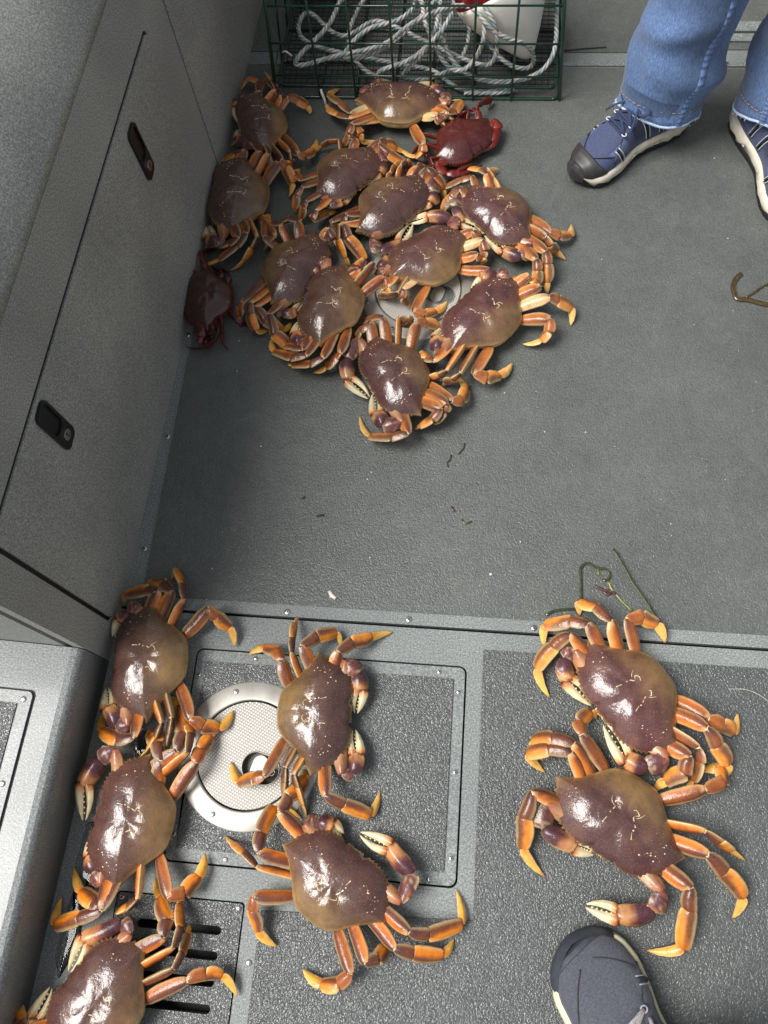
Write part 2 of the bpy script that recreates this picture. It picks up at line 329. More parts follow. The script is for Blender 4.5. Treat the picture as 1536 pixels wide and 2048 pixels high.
# ------------------------------------------------------------------ low step box aft of the locker
step = empty('step_box', (-0.5596, 0, 0), -math.atan(0.030))
tag(step, 'low wet grey step box with a screwed lid along the left edge', 'step box')
pf = [(0.0, 0.0), (0.0, 0.090), (-0.003, 0.098), (-0.009, 0.1035), (-0.018, 0.105), (-0.60, 0.105), (-0.60, 0.0)]
rings = [[Vector((x, y, z)) for x, z in pf] for y in (-1.5, -1.499, 0.2100, 0.2105)]
v, f = loft(rings); o = mesh_obj('box_body', v, f, M['gel_wet'], step, smooth=False)
for p in o.data.polygons: p.use_smooth = len(p.vertices) == 4 and abs(p.normal.y) < 0.5 and p.normal.z < 0.97
LX1 = -0.0575
plate('box_lid', rrect(-0.42, LX1, -0.62, 0.1385, 0.008), [], 0.1052, 0.1086, M['gel_wet'], step, bevel=0.0014)
plate('lid_gap', rrect(-0.424, LX1 + 0.0030, -0.624, 0.1415, 0.009), [], 0.1050, 0.1054, M['seam'], step)
plate('nonskid_field', rrect(-0.40, LX1 - 0.0200, -0.60, 0.1200, 0.003), [], 0.1088, 0.1106, M['nonskid_wet'], step, bevel=0.0008)
for x, y in ((-0.0700, 0.1265), (-0.0680, 0.0065), (-0.0680, -0.115), (-0.0680, -0.235), (-0.19, 0.1285)): screw(x, y, 0.1086, step, rnd.random() * 3, 1.0)

# ------------------------------------------------------------------ rest of the cockpit, outside the picture: the far gunwale and the cabin end
gw = [(0.0, -0.01), (0.0, 0.55), (0.03, 0.74), (0.06, 0.80), (0.10, 0.825), (0.40, 0.832), (0.40, -0.01)]
v, f = loft([[Vector((1.60 + x, y, z)) for x, z in gw] for y in (-1.6, 2.7)]); tag(mesh_obj('gunwale', v, f, M['gel_wall'], smooth=False), kind='structure')
v, f = loft([[Vector((x, 2.45 + y, z)) for y, z in ((0, -0.01), (0, 1.85), (0.05, 1.9), (0.3, 1.9), (0.3, -0.01))] for x in (-1.1, 2.0)]); tag(mesh_obj('cabin_bulkhead', v, f, M['gel_wall'], smooth=False), kind='structure')
ROPE = [[0.15,1.6361,0.1],[0.15,1.5881,0.1],[0.15,1.5141,0.1],[0.15,1.4629,0.0892],[0.1307,1.452,0.0603],[0.091,1.452,0.0435],[0.0412,1.452,0.0363],[0.0042,1.452,0.0411],[-0.0247,1.452,0.0531],[-0.0478,1.4533,0.0675],[-0.0712,1.4676,0.1],[-0.086,1.5332,0.1],[-0.0923,1.5927,0.1],[-0.0915,1.6291,0.1],[-0.0864,1.5884,0.13],[-0.0907,1.4948,0.13],[-0.0974,1.452,0.13],[-0.1159,1.452,0.1098],[-0.147,1.452,0.0848],[-0.187,1.452,0.0692],[-0.2207,1.452,0.0739],[-0.2003,1.4594,0.0316],[-0.2383,1.4744,0.0415],[-0.2688,1.4913,0.0526],[-0.2815,1.5264,0.06],[-0.2866,1.5783,0.06],[-0.265,1.6456,0.06],[-0.2606,1.6817,0.06],[-0.1347,1.5941,0.12],[-0.1609,1.527,0.12],[-0.1989,1.5114,0.12],[-0.2304,1.5192,0.12],[-0.2962,1.4657,0.0738],[-0.2517,1.4692,0.0794],[-0.2101,1.4765,0.09],[-0.1802,1.4965,0.09],[-0.1722,1.4855,0.11],[-0.1392,1.5321,0.11],[-0.1056,1.5795,0.11],[-0.0964,1.6156,0.11],[-0.0543,1.5475,0.16],[-0.0641,1.4752,0.16],[-0.0719,1.452,0.16],[-0.0893,1.452,0.1443],[-0.1145,1.452,0.1098],[-0.135,1.452,0.079],[-0.1749,1.47,0.031],[-0.1226,1.4667,0.0292],[-0.0798,1.4746,0.0328],[-0.0436,1.4948,0.0424],[-0.0286,1.5368,0.05],[-0.0255,1.5971,0.05],[-0.035,1.6799,0.05],[-0.0328,1.6968,0.05],[-0.0192,1.561,0.15],[0.0026,1.4881,0.15],[0.012,1.452,0.15],[0.0061,1.452,0.1359],[-0.0082,1.452,0.0891],[-0.0267,1.452,0.0639],[-0.0432,1.452,0.0495],[-0.063,1.452,0.0639],[-0.085,1.452,0.0999],[-0.0915,1.452,0.1215],[-0.0984,1.452,0.15],[-0.1153,1.4768,0.15],[-0.1237,1.5226,0.15],[-0.1235,1.5614,0.15],[-0.2997,1.6277,0.1],[-0.304,1.5718,0.1],[-0.3174,1.5341,0.1],[-0.3387,1.5037,0.1],[-0.3614,1.4669,0.1],[-0.3928,1.4566,0.0809],[-0.4037,1.4531,0.0727],[-0.3895,1.452,0.0665],[-0.3589,1.4542,0.0748],[-0.3359,1.4578,0.083],[-0.2812,1.463,0.0953],[-0.2328,1.4674,0.1],[-0.1862,1.4874,0.1],[-0.1434,1.452,0.17],[-0.0889,1.4885,0.17],[-0.0525,1.5073,0.17],[-0.0153,1.511,0.17],[-0.002,1.452,0.17],[0.0073,1.452,0.17],[0.0243,1.452,0.1527],[0.0574,1.452,0.1282],[0.0909,1.452,0.1364],[0.118,1.4838,0.046],[0.1046,1.4773,0.0416],[0.0648,1.4813,0.0445],[0.041,1.4962,0.0546],[0.0169,1.5326,0.06],[-0.0083,1.5924,0.06],[-0.0178,1.6831,0.06],[-0.0054,1.5202,0.18],[0.0073,1.4603,0.18],[0.0272,1.452,0.18],[0.0327,1.452,0.1698],[0.0316,1.452,0.1179],[0.0205,1.452,0.0704],[-0.1727,1.5657,0.07],[-0.2246,1.6004,0.07],[-0.2463,1.59,0.07],[-0.2675,1.5483,0.07],[-0.2884,1.5311,0.07],[-0.3325,1.569,0.07],[-0.3694,1.6254,0.07],[-0.3857,1.6326,0.07],[-0.3951,1.5829,0.07],[-0.3964,1.5515,0.07],[-0.3737,1.5309,0.07],[-0.3516,1.5138,0.07],[-0.1258,1.5129,0.02],[-0.0907,1.5131,0.02],[-0.0646,1.4637,0.0153],[-0.047,1.4589,0.0145],[-0.0119,1.452,0.0129],[0.0225,1.452,0.0131],[0.0705,1.4633,0.015],[0.0931,1.4702,0.016],[0.0682,1.452,0.012],[0.0053,1.452,0.012],[-0.0168,1.452,0.012],[-0.0306,1.452,0.012]]
# ------------------------------------------------------------------ wire crab pot, rope and buoy
M['wire'] = plain('green_vinyl_wire', lin(24, 58, 44), 0.30, 0, 200, 0.3, 0.06, 0.4)
M['net'] = plain('black_green_netting', lin(14, 24, 20), 0.55)
pot = empty('crab_pot', (-0.1335, 1.4455, 0.0)); tag(pot, 'square green wire crab pot holding a rope and a buoy', 'crab pot')
PW, PD, PH, IN = 0.3025, 0.60, 0.325, 0.021        # half width, depth, height, lean of the sides
def bar(pts, r, name='wire', parent=pot): return tube(name, pts, r, M['wire'], parent, straight=True, sides=8)
def xs(s, z): return s * (PW - IN * z / 0.21 * 0.9)
def ring(z, r, inset=0.0, name='frame_ring'):
    a = rrect(-(PW - inset - IN * z / 0.21 * 0.9), PW - inset - IN * z / 0.21 * 0.9, inset, PD - inset, 0.016, 4)
    p = [Vector((x, y, z)) for x, y in a]; return tube(name, p + [p[0], p[1]], r, M['wire'], pot, straight=True, sides=8)
ring(0.0045, 0.0038); ring(0.028, 0.0026, 0.006); ring(PH, 0.0040)
for z in (0.058, 0.133, 0.213, 0.268):
    h = xs(1, z)
    bar([(-h, 0.0, z), (h, 0.0, z)], 0.0021)
    bar([(-h, PD, z), (h, PD, z)], 0.0021)
    for s in (-1, 1): bar([(s * h, 0.0, z), (s * h, PD, z)], 0.0021)
vx = [0.2015, 0.121, 0.033, -0.0445, -0.1277, -0.2045]
for x in vx:
    k = (PW - IN * PH / 0.21 * 0.9) / PW
    bar([(x, -0.0035, 0.002), (x * k * 1.0 if abs(x) > 0.25 else x * 0.985, -0.0035, PH)], 0.0024)
    bar([(x, PD + 0.0035, 0.002), (x * 0.985, PD + 0.0035, PH)], 0.0024)
    bar([(x, 0.0, 0.0085), (x, PD, 0.0085)], 0.0022)
for y in (0.1, 0.2, 0.3, 0.4, 0.5):
    bar([(-PW, y, 0.0045), (PW, y, 0.0045)], 0.0022)
    for s in (-1, 1): bar([(xs(s, 0), y, 0.002), (xs(s, PH), y, PH)], 0.0024)
for s in (-1, 1):
    for y in (0.0, PD): bar([(xs(s, 0), y, 0.002), (xs(s, PH), y, PH)], 0.0040, 'corner_post')
# entry-funnel netting slung inside, with a base grid added to deepen the shade (a fine mesh nobody could count)
v, f = [], []
def strand(a, b, r=0.0011):
    a, b = Vector(a), Vector(b); t = (b - a).normalized(); n = t.orthogonal().normalized(); q = t.cross(n); base = len(v)
    for p in (a, b):
        for k in range(4): v.append(p + n * (r * math.cos(k * math.pi / 2)) + q * (r * math.sin(k * math.pi / 2)))
    for k in range(4): f.append([base + k, base + (k + 1) % 4, base + 4 + (k + 1) % 4, base + 4 + k])
for i in range(46):
    y = 0.02 + 0.57 * i / 45; strand((-0.29, y, 0.012), (0.29, y, 0.012), 0.0010)
for i in range(46):
    x = -0.29 + 0.58 * i / 45; strand((x, 0.02, 0.012), (x, 0.59, 0.012), 0.0010)
for i in range(33):
    x = -0.05 + 0.33 * i / 32; strand((x - 0.0, 0.30, 0.02), (x * 0.8, 0.59, 0.20))
for i in range(30):
    t = i / 29; strand((-0.05 * (1 - 0.2 * t), 0.30 + 0.29 * t, 0.02 + 0.18 * t), (0.28 * (1 - 0.2 * t), 0.30 + 0.29 * t, 0.02 + 0.18 * t))
for i in range(20):
    y = 0.25 + 0.34 * i / 19; strand((-0.28, y, 0.02), (-0.10, y, 0.10))
for i in range(20):
    x = -0.28 + 0.18 * i / 19; z = 0.02 + 0.08 * i / 19; strand((x, 0.25, z), (x, 0.59, z))
tag(mesh_obj('funnel_net_and_shade_grid', v, f, M['net'], pot), kind='stuff')
# zip ties
M['zip'] = plain('white_nylon', lin(215, 215, 205), 0.4)
tube('zip_tie', [(-0.200, -0.006, 0.030), (-0.198, -0.012, 0.026), (-0.192, -0.020, 0.014), (-0.190, -0.026, 0.004)], 0.0028, M['zip'], pot, flat=0.45)
tube('zip_tie', [(-0.272, 0.010, 0.105), (-0.262, 0.004, 0.112), (-0.252, 0.006, 0.100)], 0.0026, M['zip'], pot, flat=0.6)

def rope_mat():
    m, nt, b = new_mat('laid_rope'); a = nd(nt, 'ShaderNodeVertexColor', layer_name='Col'); co = coords(nt)
    n = nd(nt, 'ShaderNodeTexNoise', Scale=900.0, Detail=2.0); nt.links.new(co, n.inputs['Vector'])
    r = ramp(nt, [(0.3, (0.7,) * 3), (0.7, (1.15,) * 3)]); nt.links.new(n.outputs['Fac'], r.inputs[0])
    mx = nd(nt, 'ShaderNodeMix', data_type='RGBA', blend_type='MULTIPLY'); mx.inputs[0].default_value = 1.0
    nt.links.new(a.outputs['Color'], mx.inputs[6]); nt.links.new(r.outputs[0], mx.inputs[7]); nt.links.new(mx.outputs[2], b.inputs['Base Color'])
    b.inputs['Roughness'].default_value = 0.5; bump(nt, b, n.outputs['Fac'], 0.3, 0.0006); return m
path = spline(ROPE, 0.0034)
for _ in range(170): path = [path[0]] + [(path[i - 1] + path[i] * 2 + path[i + 1]) * 0.25 for i in range(1, len(path) - 1)] + [path[-1]]   # rope cannot kink: relax it
T, N = frames(path)
sc = [lin(192, 200, 198), lin(136, 160, 160), lin(186, 194, 192)]; sc2 = [lin(190, 146, 122), lin(176, 188, 186), lin(188, 170, 156)]
v, cols = [], []; ns = 15; R0 = 0.0050; dist = 0.0
for i, (p, t, n) in enumerate(zip(path, T, N)):
    if i: dist += (path[i] - path[i - 1]).length
    b = t.cross(n); tw = dist / 0.036 * 2 * math.pi
    for j in range(ns):
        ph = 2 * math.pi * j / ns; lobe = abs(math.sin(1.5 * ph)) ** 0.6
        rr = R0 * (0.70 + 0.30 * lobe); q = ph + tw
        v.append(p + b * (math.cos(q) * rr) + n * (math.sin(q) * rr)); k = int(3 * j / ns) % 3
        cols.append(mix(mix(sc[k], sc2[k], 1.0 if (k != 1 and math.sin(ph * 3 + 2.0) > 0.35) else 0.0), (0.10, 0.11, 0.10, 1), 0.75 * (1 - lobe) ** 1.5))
f = [[i * ns + j, i * ns + (j + 1) % ns, (i + 1) * ns + (j + 1) % ns, (i + 1) * ns + j] for i in range(len(path) - 1) for j in range(ns)]
f += [list(range(ns)), [(len(path) - 1) * ns + j for j in range(ns)]]
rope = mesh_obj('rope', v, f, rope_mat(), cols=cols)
tag(rope, 'white twisted rope with orange flecks, heaped in loose coils inside the wire pot', 'rope')
# buoy: bullet-shaped foam float, red upper half, leaning in the right end of the pot
M['buoy_white'] = plain('white_foam', lin(238, 233, 220), 0.45, 0, 30, 0.06, 0.06)
M['buoy_red'] = plain('red_paint', lin(200, 30, 40), 0.4, 0, 30, 0.08)
bu = empty('buoy', (0.1007, 1.5129, 0.0450)); bu.rotation_euler = Vector((-0.4701, 0.3833, 0.7951)).to_track_quat('Z', 'Y').to_euler()
tag(bu, 'white bullet shaped foam buoy with a red top inside the wire pot', 'buoy')
def lathe(name, prof, mat, parent, n=40):
    rings = [[Vector((r * math.cos(2 * math.pi * i / n), r * math.sin(2 * math.pi * i / n), z)) for i in range(n)] for r, z in prof]
    vv, ff = loft(rings); return mesh_obj(name, vv, ff, mat, parent)
lathe('float_body', [(0.003, 0.0), (0.010, 0.004), (0.020, 0.014), (0.042, 0.044), (0.064, 0.076), (0.080, 0.102), (0.089, 0.122), (0.094, 0.140), (0.095, 0.150)], M['buoy_white'], bu)
lathe('float_top', [(0.0951, 0.150), (0.0951, 0.23), (0.089, 0.255), (0.075, 0.272), (0.045, 0.282), (0.010, 0.284)], M['buoy_red'], bu)
lathe('float_stick', [(0.007, 0.275), (0.007, 0.33), (0.005, 0.333)], M['buoy_white'], bu, 12)
CRABS = {
 1: {"k":"d","o":[-0.4457,1.3419,0.0355],"X":[-0.3255,0.9455,0.0],"Y":[-0.9346,-0.3218,0.1518],"W":0.1761,"r":0.58,"g":{"R1":["",[-0.4604,1.4142,0.045],[-0.4647,1.4498,0.0372],[-0.4982,1.482,0.0196],[-0.5173,1.4616,0.0039]],"R2":["n",[-0.4251,1.4175,0.045],[-0.4399,1.45,0.0372],[-0.4617,1.493,0.0196],[-0.4645,1.482,0.0039]],"R3":["",[-0.4143,1.403,0.045],[-0.4338,1.4382,0.0372],[-0.451,1.4733,0.0196],[-0.4628,1.5035,0.0039]],"R4":["",[-0.4003,1.4068,0.0391],[-0.3793,1.4069,0.0313],[-0.3605,1.4025,0.0196],[-0.3532,1.3919,0.0078]],"L1":["",[-0.4167,1.2392,0.045],[-0.4135,1.2198,0.0372],[-0.4174,1.2068,0.0196],[-0.4214,1.2134,0.0039]],"L2":["n",[-0.3868,1.2316,0.045],[-0.3928,1.2257,0.0372],[-0.4015,1.2344,0.0196],[-0.4075,1.2412,0.0039]],"L3":["n",[-0.3742,1.2509,0.045],[-0.3727,1.2369,0.0372],[-0.3777,1.2349,0.0196],[-0.3835,1.2417,0.0039]],"L4":["",[-0.3592,1.2516,0.0391],[-0.3457,1.2542,0.0313],[-0.3334,1.2828,0.0196],[-0.3334,1.3257,0.0078]],"CR":["",[-0.4968,1.4087,0.0391],[-0.5068,1.4063,0.0333],[-0.5078,1.3841,0.0293],[-0.5015,1.3519,0.0215]],"CL":["",[-0.4545,1.2692,0.0391],[-0.4753,1.2831,0.0333],[-0.4903,1.3038,0.0293],[-0.5001,1.3346,0.0215]]}},
 2: {"k":"d","o":[-0.4651,1.1482,0.0363],"X":[-0.0187,0.9998,0.0],"Y":[-0.9854,-0.0185,0.1693],"W":0.198,"r":0.596,"g":{"R1":["",[-0.4664,1.2491,0.0506],[-0.4854,1.2466,0.0418],[-0.5151,1.2519,0.022],[-0.5294,1.2577,0.0044]],"R2":["",[-0.4334,1.2442,0.0506],[-0.4585,1.2858,0.0418],[-0.4829,1.3172,0.022],[-0.5163,1.3033,0.0044]],"R3":["n",[-0.4166,1.2391,0.0506],[-0.4247,1.2615,0.0418],[-0.4387,1.2868,0.022],[-0.4481,1.313,0.0044]],"R4":["",[-0.3935,1.2244,0.044],[-0.3816,1.2197,0.0352],[-0.3655,1.1922,0.022],[-0.3725,1.1694,0.0088]],"L1":["",[-0.4468,1.0304,0.0506],[-0.4642,1.0223,0.0418],[-0.4875,1.0329,0.022],[-0.504,1.0417,0.0044]],"L2":["",[-0.4319,1.0408,0.0506],[-0.4491,1.0178,0.0418],[-0.4865,1.0004,0.022],[-0.5396,1.0001,0.0044]],"L3":["n",[-0.4104,1.034,0.0506],[-0.4197,1.0137,0.0418],[-0.4369,1.0019,0.022],[-0.4704,0.9861,0.0044]],"L4":["",[-0.3778,1.0404,0.044],[-0.3894,1.0374,0.0352],[-0.398,1.0356,0.022],[-0.4067,1.0335,0.0088]],"CR":["",[-0.5055,1.2113,0.044],[-0.5233,1.2038,0.0374],[-0.5342,1.1834,0.033],[-0.5391,1.1594,0.0242]],"CL":["",[-0.4781,1.035,0.044],[-0.4906,1.0251,0.0374],[-0.5114,1.0433,0.033],[-0.5238,1.0784,0.0242]]}},
 3: {"k":"r","o":[-0.4904,0.9048,0.0288],"X":[-0.1382,0.9904,0.0],"Y":[-0.9904,-0.1382,0.0],"W":0.147,"r":0.65,"g":{"R1":["",[-0.5443,0.9715,0.0367],[-0.5592,0.9724,0.031],[-0.5807,0.9664,0.0131],[-0.5888,0.9504,0.0024]],"R2":["",[-0.5176,0.993,0.0367],[-0.5225,1.0072,0.031],[-0.5193,1.0269,0.0131],[-0.5018,1.0397,0.0024]],"R3":["n",[-0.4689,0.9546,0.0376],[-0.478,0.9673,0.031],[-0.4924,0.983,0.0163],[-0.5059,0.9944,0.0033]],"R4":["n",[-0.4562,0.9508,0.0327],[-0.4658,0.9682,0.0261],[-0.4783,0.9802,0.0163],[-0.4907,0.9907,0.0065]],"L1":["",[-0.4679,0.8314,0.0376],[-0.4731,0.828,0.031],[-0.4839,0.8299,0.0163],[-0.4964,0.8197,0.0033]],"L2":["n",[-0.4564,0.8244,0.0376],[-0.4624,0.8106,0.031],[-0.4873,0.8027,0.0163],[-0.5301,0.8138,0.0033]],"L3":["n",[-0.4527,0.8425,0.0376],[-0.4523,0.8289,0.031],[-0.4542,0.8175,0.0163],[-0.4415,0.8077,0.0033]],"L4":["n",[-0.4311,0.8557,0.0327],[-0.4218,0.853,0.0261],[-0.4166,0.856,0.0163],[-0.4128,0.8605,0.0065]],"CR":["",[-0.5244,0.9565,0.0327],[-0.531,0.9472,0.0278],[-0.5367,0.9352,0.0245],[-0.5416,0.9209,0.018]],"CL":["",[-0.4872,0.8294,0.0327],[-0.4984,0.8172,0.0278],[-0.4867,0.8124,0.0245],[-0.4744,0.8231,0.018]]}},
 4: {"k":"d","o":[-0.1623,1.3946,0.036],"X":[0.9973,-0.074,0.0],"Y":[0.0738,0.9951,-0.0664],"W":0.1888,"r":0.638,"g":{"R1":["",[-0.0599,1.3565,0.0483],[-0.0473,1.3711,0.0399],[-0.0344,1.417,0.021],[-0.0584,1.4401,0.0042]],"R2":["",[-0.0652,1.3564,0.0483],[-0.0598,1.355,0.0399],[-0.053,1.3826,0.021],[-0.0371,1.3973,0.0042]],"R3":["c",[-0.082,1.3492,0.0483],[-0.0723,1.3408,0.0399],[-0.0674,1.3504,0.021],[-0.0634,1.3789,0.0042]],"R4":["",[-0.1055,1.2794,0.042],[-0.1062,1.2674,0.0336],[-0.1183,1.2661,0.021],[-0.1561,1.3022,0.0084]],"L1":["c",[-0.2587,1.3521,0.0483],[-0.2835,1.3878,0.0399],[-0.3156,1.4341,0.021],[-0.2975,1.472,0.0042]],"L2":["",[-0.2615,1.3397,0.0483],[-0.2859,1.3573,0.0399],[-0.3113,1.3937,0.021],[-0.3199,1.4286,0.0042]],"L3":["",[-0.2546,1.324,0.0483],[-0.2605,1.3066,0.0399],[-0.2706,1.2979,0.021],[-0.2774,1.3008,0.0042]],"L4":["",[-0.2547,1.3324,0.042],[-0.2362,1.3135,0.0336],[-0.2368,1.3072,0.021],[-0.2011,1.3225,0.0084]],"CR":["",[-0.0616,1.3881,0.042],[-0.074,1.4201,0.0357],[-0.1,1.4465,0.0315],[-0.1317,1.4669,0.0231]],"CL":["",[-0.2425,1.4186,0.042],[-0.2312,1.4405,0.0357],[-0.2108,1.4566,0.0315],[-0.1875,1.4702,0.0231]]}},
 5: {"k":"r","o":[-0.0294,1.3071,0.0288],"X":[-0.6879,-0.7258,0.0],"Y":[0.7258,-0.6879,0.0],"W":0.1497,"r":0.693,"g":{"R1":["n",[-0.0904,1.2462,0.0383],[-0.0844,1.2327,0.0316],[-0.0791,1.2305,0.0166],[-0.0714,1.2333,0.0033]],"R2":["n",[-0.1019,1.2832,0.0383],[-0.0996,1.2661,0.0316],[-0.0996,1.264,0.0166],[-0.0974,1.2668,0.0033]],"R3":["n",[-0.1032,1.2832,0.0383],[-0.1114,1.2864,0.0316],[-0.1249,1.2841,0.0166],[-0.1371,1.2798,0.0033]],"R4":["n",[-0.108,1.3159,0.0333],[-0.119,1.3191,0.0266],[-0.131,1.3328,0.0166],[-0.1417,1.3466,0.0067]],"L1":["",[0.0032,1.3717,0.0383],[-0.0077,1.3859,0.0316],[-0.0158,1.3986,0.0166],[-0.0237,1.4021,0.0033]],"L2":["n",[-0.0002,1.3894,0.0383],[0.0128,1.4076,0.0316],[0.0276,1.4309,0.0166],[0.0208,1.4135,0.0033]],"L3":["n",[-0.0181,1.3732,0.0383],[-0.0311,1.3714,0.0316],[-0.047,1.373,0.0166],[-0.0553,1.38,0.0033]],"L4":["",[-0.0419,1.373,0.0333],[-0.0475,1.3801,0.0266],[-0.0531,1.3873,0.0166],[-0.0506,1.3945,0.0067]],"CR":["",[-0.0769,1.2379,0.0333],[-0.0574,1.2164,0.0283],[-0.0292,1.2236,0.025],[0.0166,1.2544,0.0183]],"CL":["",[0.0358,1.3564,0.0333],[0.0459,1.3374,0.0283],[0.0328,1.3026,0.025],[0.0077,1.2814,0.0183]]}},
 6: {"k":"d","o":[-0.2589,1.2129,0.036],"X":[-0.6402,-0.7682,0.0],"Y":[0.7682,-0.6402,0.0],"W":0.1658,"r":0.686,"g":{"R1":["",[-0.3038,1.1075,0.0424],[-0.3119,1.0921,0.035],[-0.2864,1.1209,0.0184],[-0.2723,1.1404,0.0037]],"R2":["",[-0.326,1.1288,0.0424],[-0.333,1.1215,0.035],[-0.3385,1.1085,0.0184],[-0.3427,1.1047,0.0037]],"R3":["",[-0.3392,1.1645,0.0424],[-0.3496,1.1488,0.035],[-0.3546,1.1302,0.0184],[-0.3531,1.135,0.0037]],"R4":["",[-0.3471,1.1864,0.0369],[-0.3547,1.2017,0.0295],[-0.3615,1.2236,0.0184],[-0.3578,1.2446,0.0074]],"L1":["",[-0.1958,1.2757,0.0424],[-0.1737,1.2603,0.035],[-0.1412,1.2513,0.0184],[-0.1387,1.257,0.0037]],"L2":["",[-0.1943,1.2844,0.0424],[-0.1817,1.2893,0.035],[-0.1623,1.2918,0.0184],[-0.1357,1.2953,0.0037]],"L3":["",[-0.2423,1.2895,0.0424],[-0.2556,1.3028,0.035],[-0.2674,1.3107,0.0184],[-0.2783,1.3106,0.0037]],"L4":["n",[-0.2772,1.2916,0.0369],[-0.3015,1.2958,0.0295],[-0.3167,1.295,0.0184],[-0.3289,1.2865,0.0074]],"CR":["",[-0.2968,1.1373,0.0369],[-0.2855,1.1288,0.0313],[-0.2584,1.141,0.0276],[-0.2384,1.1789,0.0203]],"CL":["",[-0.1937,1.2726,0.0369],[-0.1827,1.2436,0.0313],[-0.1918,1.2155,0.0276],[-0.2247,1.1877,0.0203]]}},
 7: {"k":"d","o":[-0.1616,1.1355,0.036],"X":[-0.6391,-0.7691,0.0],"Y":[0.7691,-0.6391,0.0],"W":0.1886,"r":0.638,"g":{"R1":["",[-0.2492,1.073,0.0482],[-0.2366,1.0447,0.0398],[-0.2016,1.0087,0.021],[-0.2263,1.0015,0.0042]],"R2":["n",[-0.255,1.0662,0.0482],[-0.2532,1.039,0.0398],[-0.2397,1.0128,0.021],[-0.2299,1.0054,0.0042]],"R3":["",[-0.2426,1.0932,0.0482],[-0.2492,1.0842,0.0398],[-0.2578,1.084,0.021],[-0.264,1.0818,0.0042]],"R4":["",[-0.2724,1.0804,0.0419],[-0.2648,1.0811,0.0335],[-0.2551,1.1004,0.021],[-0.2503,1.1279,0.0084]],"L1":["",[-0.0931,1.2091,0.0482],[-0.0772,1.1979,0.0398],[-0.0609,1.1824,0.021],[-0.058,1.1699,0.0042]],"L2":["",[-0.1131,1.2143,0.0482],[-0.1027,1.2198,0.0398],[-0.0924,1.2269,0.021],[-0.0839,1.2316,0.0042]],"L3":["n",[-0.1463,1.2164,0.0482],[-0.1364,1.2276,0.0398],[-0.129,1.2404,0.021],[-0.1256,1.2481,0.0042]],"L4":["n",[-0.1656,1.2052,0.0419],[-0.1587,1.2248,0.0335],[-0.1497,1.2458,0.021],[-0.1445,1.2611,0.0084]],"CR":["",[-0.1878,1.0441,0.0419],[-0.1728,1.015,0.0356],[-0.1338,1.0426,0.0314],[-0.1152,1.0969,0.023]],"CL":["",[-0.0858,1.1957,0.0419],[-0.0751,1.163,0.0356],[-0.0848,1.1419,0.0314],[-0.1123,1.1268,0.023]]}},
 8: {"k":"d","o":[0.0535,1.1164,0.036],"X":[-0.6853,0.7282,0.0],"Y":[-0.7282,-0.6853,0.0],"W":0.1821,"r":0.621,"g":{"R1":["",[-0.0263,1.1669,0.0465],[-0.0426,1.1508,0.0385],[-0.0588,1.1334,0.0202],[-0.0663,1.1385,0.004]],"R2":["",[-0.0032,1.1946,0.0465],[-0.0242,1.1927,0.0385],[-0.0547,1.1907,0.0202],[-0.0552,1.1819,0.004]],"R3":["",[0.024,1.2004,0.0465],[0.0136,1.2172,0.0385],[-0.0093,1.2396,0.0202],[-0.0047,1.2445,0.004]],"R4":["n",[0.0408,1.1948,0.0405],[0.0324,1.2155,0.0324],[0.0285,1.231,0.0202],[0.0511,1.2505,0.0081]],"L1":["",[0.1228,1.0006,0.0465],[0.1269,0.9811,0.0385],[0.1253,0.962,0.0202],[0.1212,0.9621,0.004]],"L2":["",[0.1399,1.0189,0.0465],[0.1449,0.9958,0.0385],[0.1464,0.9698,0.0202],[0.1495,0.9549,0.004]],"L3":["n",[0.1405,1.0525,0.0465],[0.1513,1.039,0.0385],[0.1634,1.0397,0.0202],[0.1843,1.0338,0.004]],"L4":["",[0.1479,1.0688,0.0405],[0.1675,1.0664,0.0324],[0.1888,1.0796,0.0202],[0.1926,1.1175,0.0081]],"CR":["",[-0.0251,1.1674,0.0405],[-0.0333,1.1291,0.0344],[-0.0194,1.0951,0.0304],[0.0196,1.0831,0.0223]],"CL":["",[0.1161,1.0411,0.0405],[0.0978,1.0118,0.0344],[0.0625,1.0308,0.0304],[0.0248,1.077,0.0223]]}},
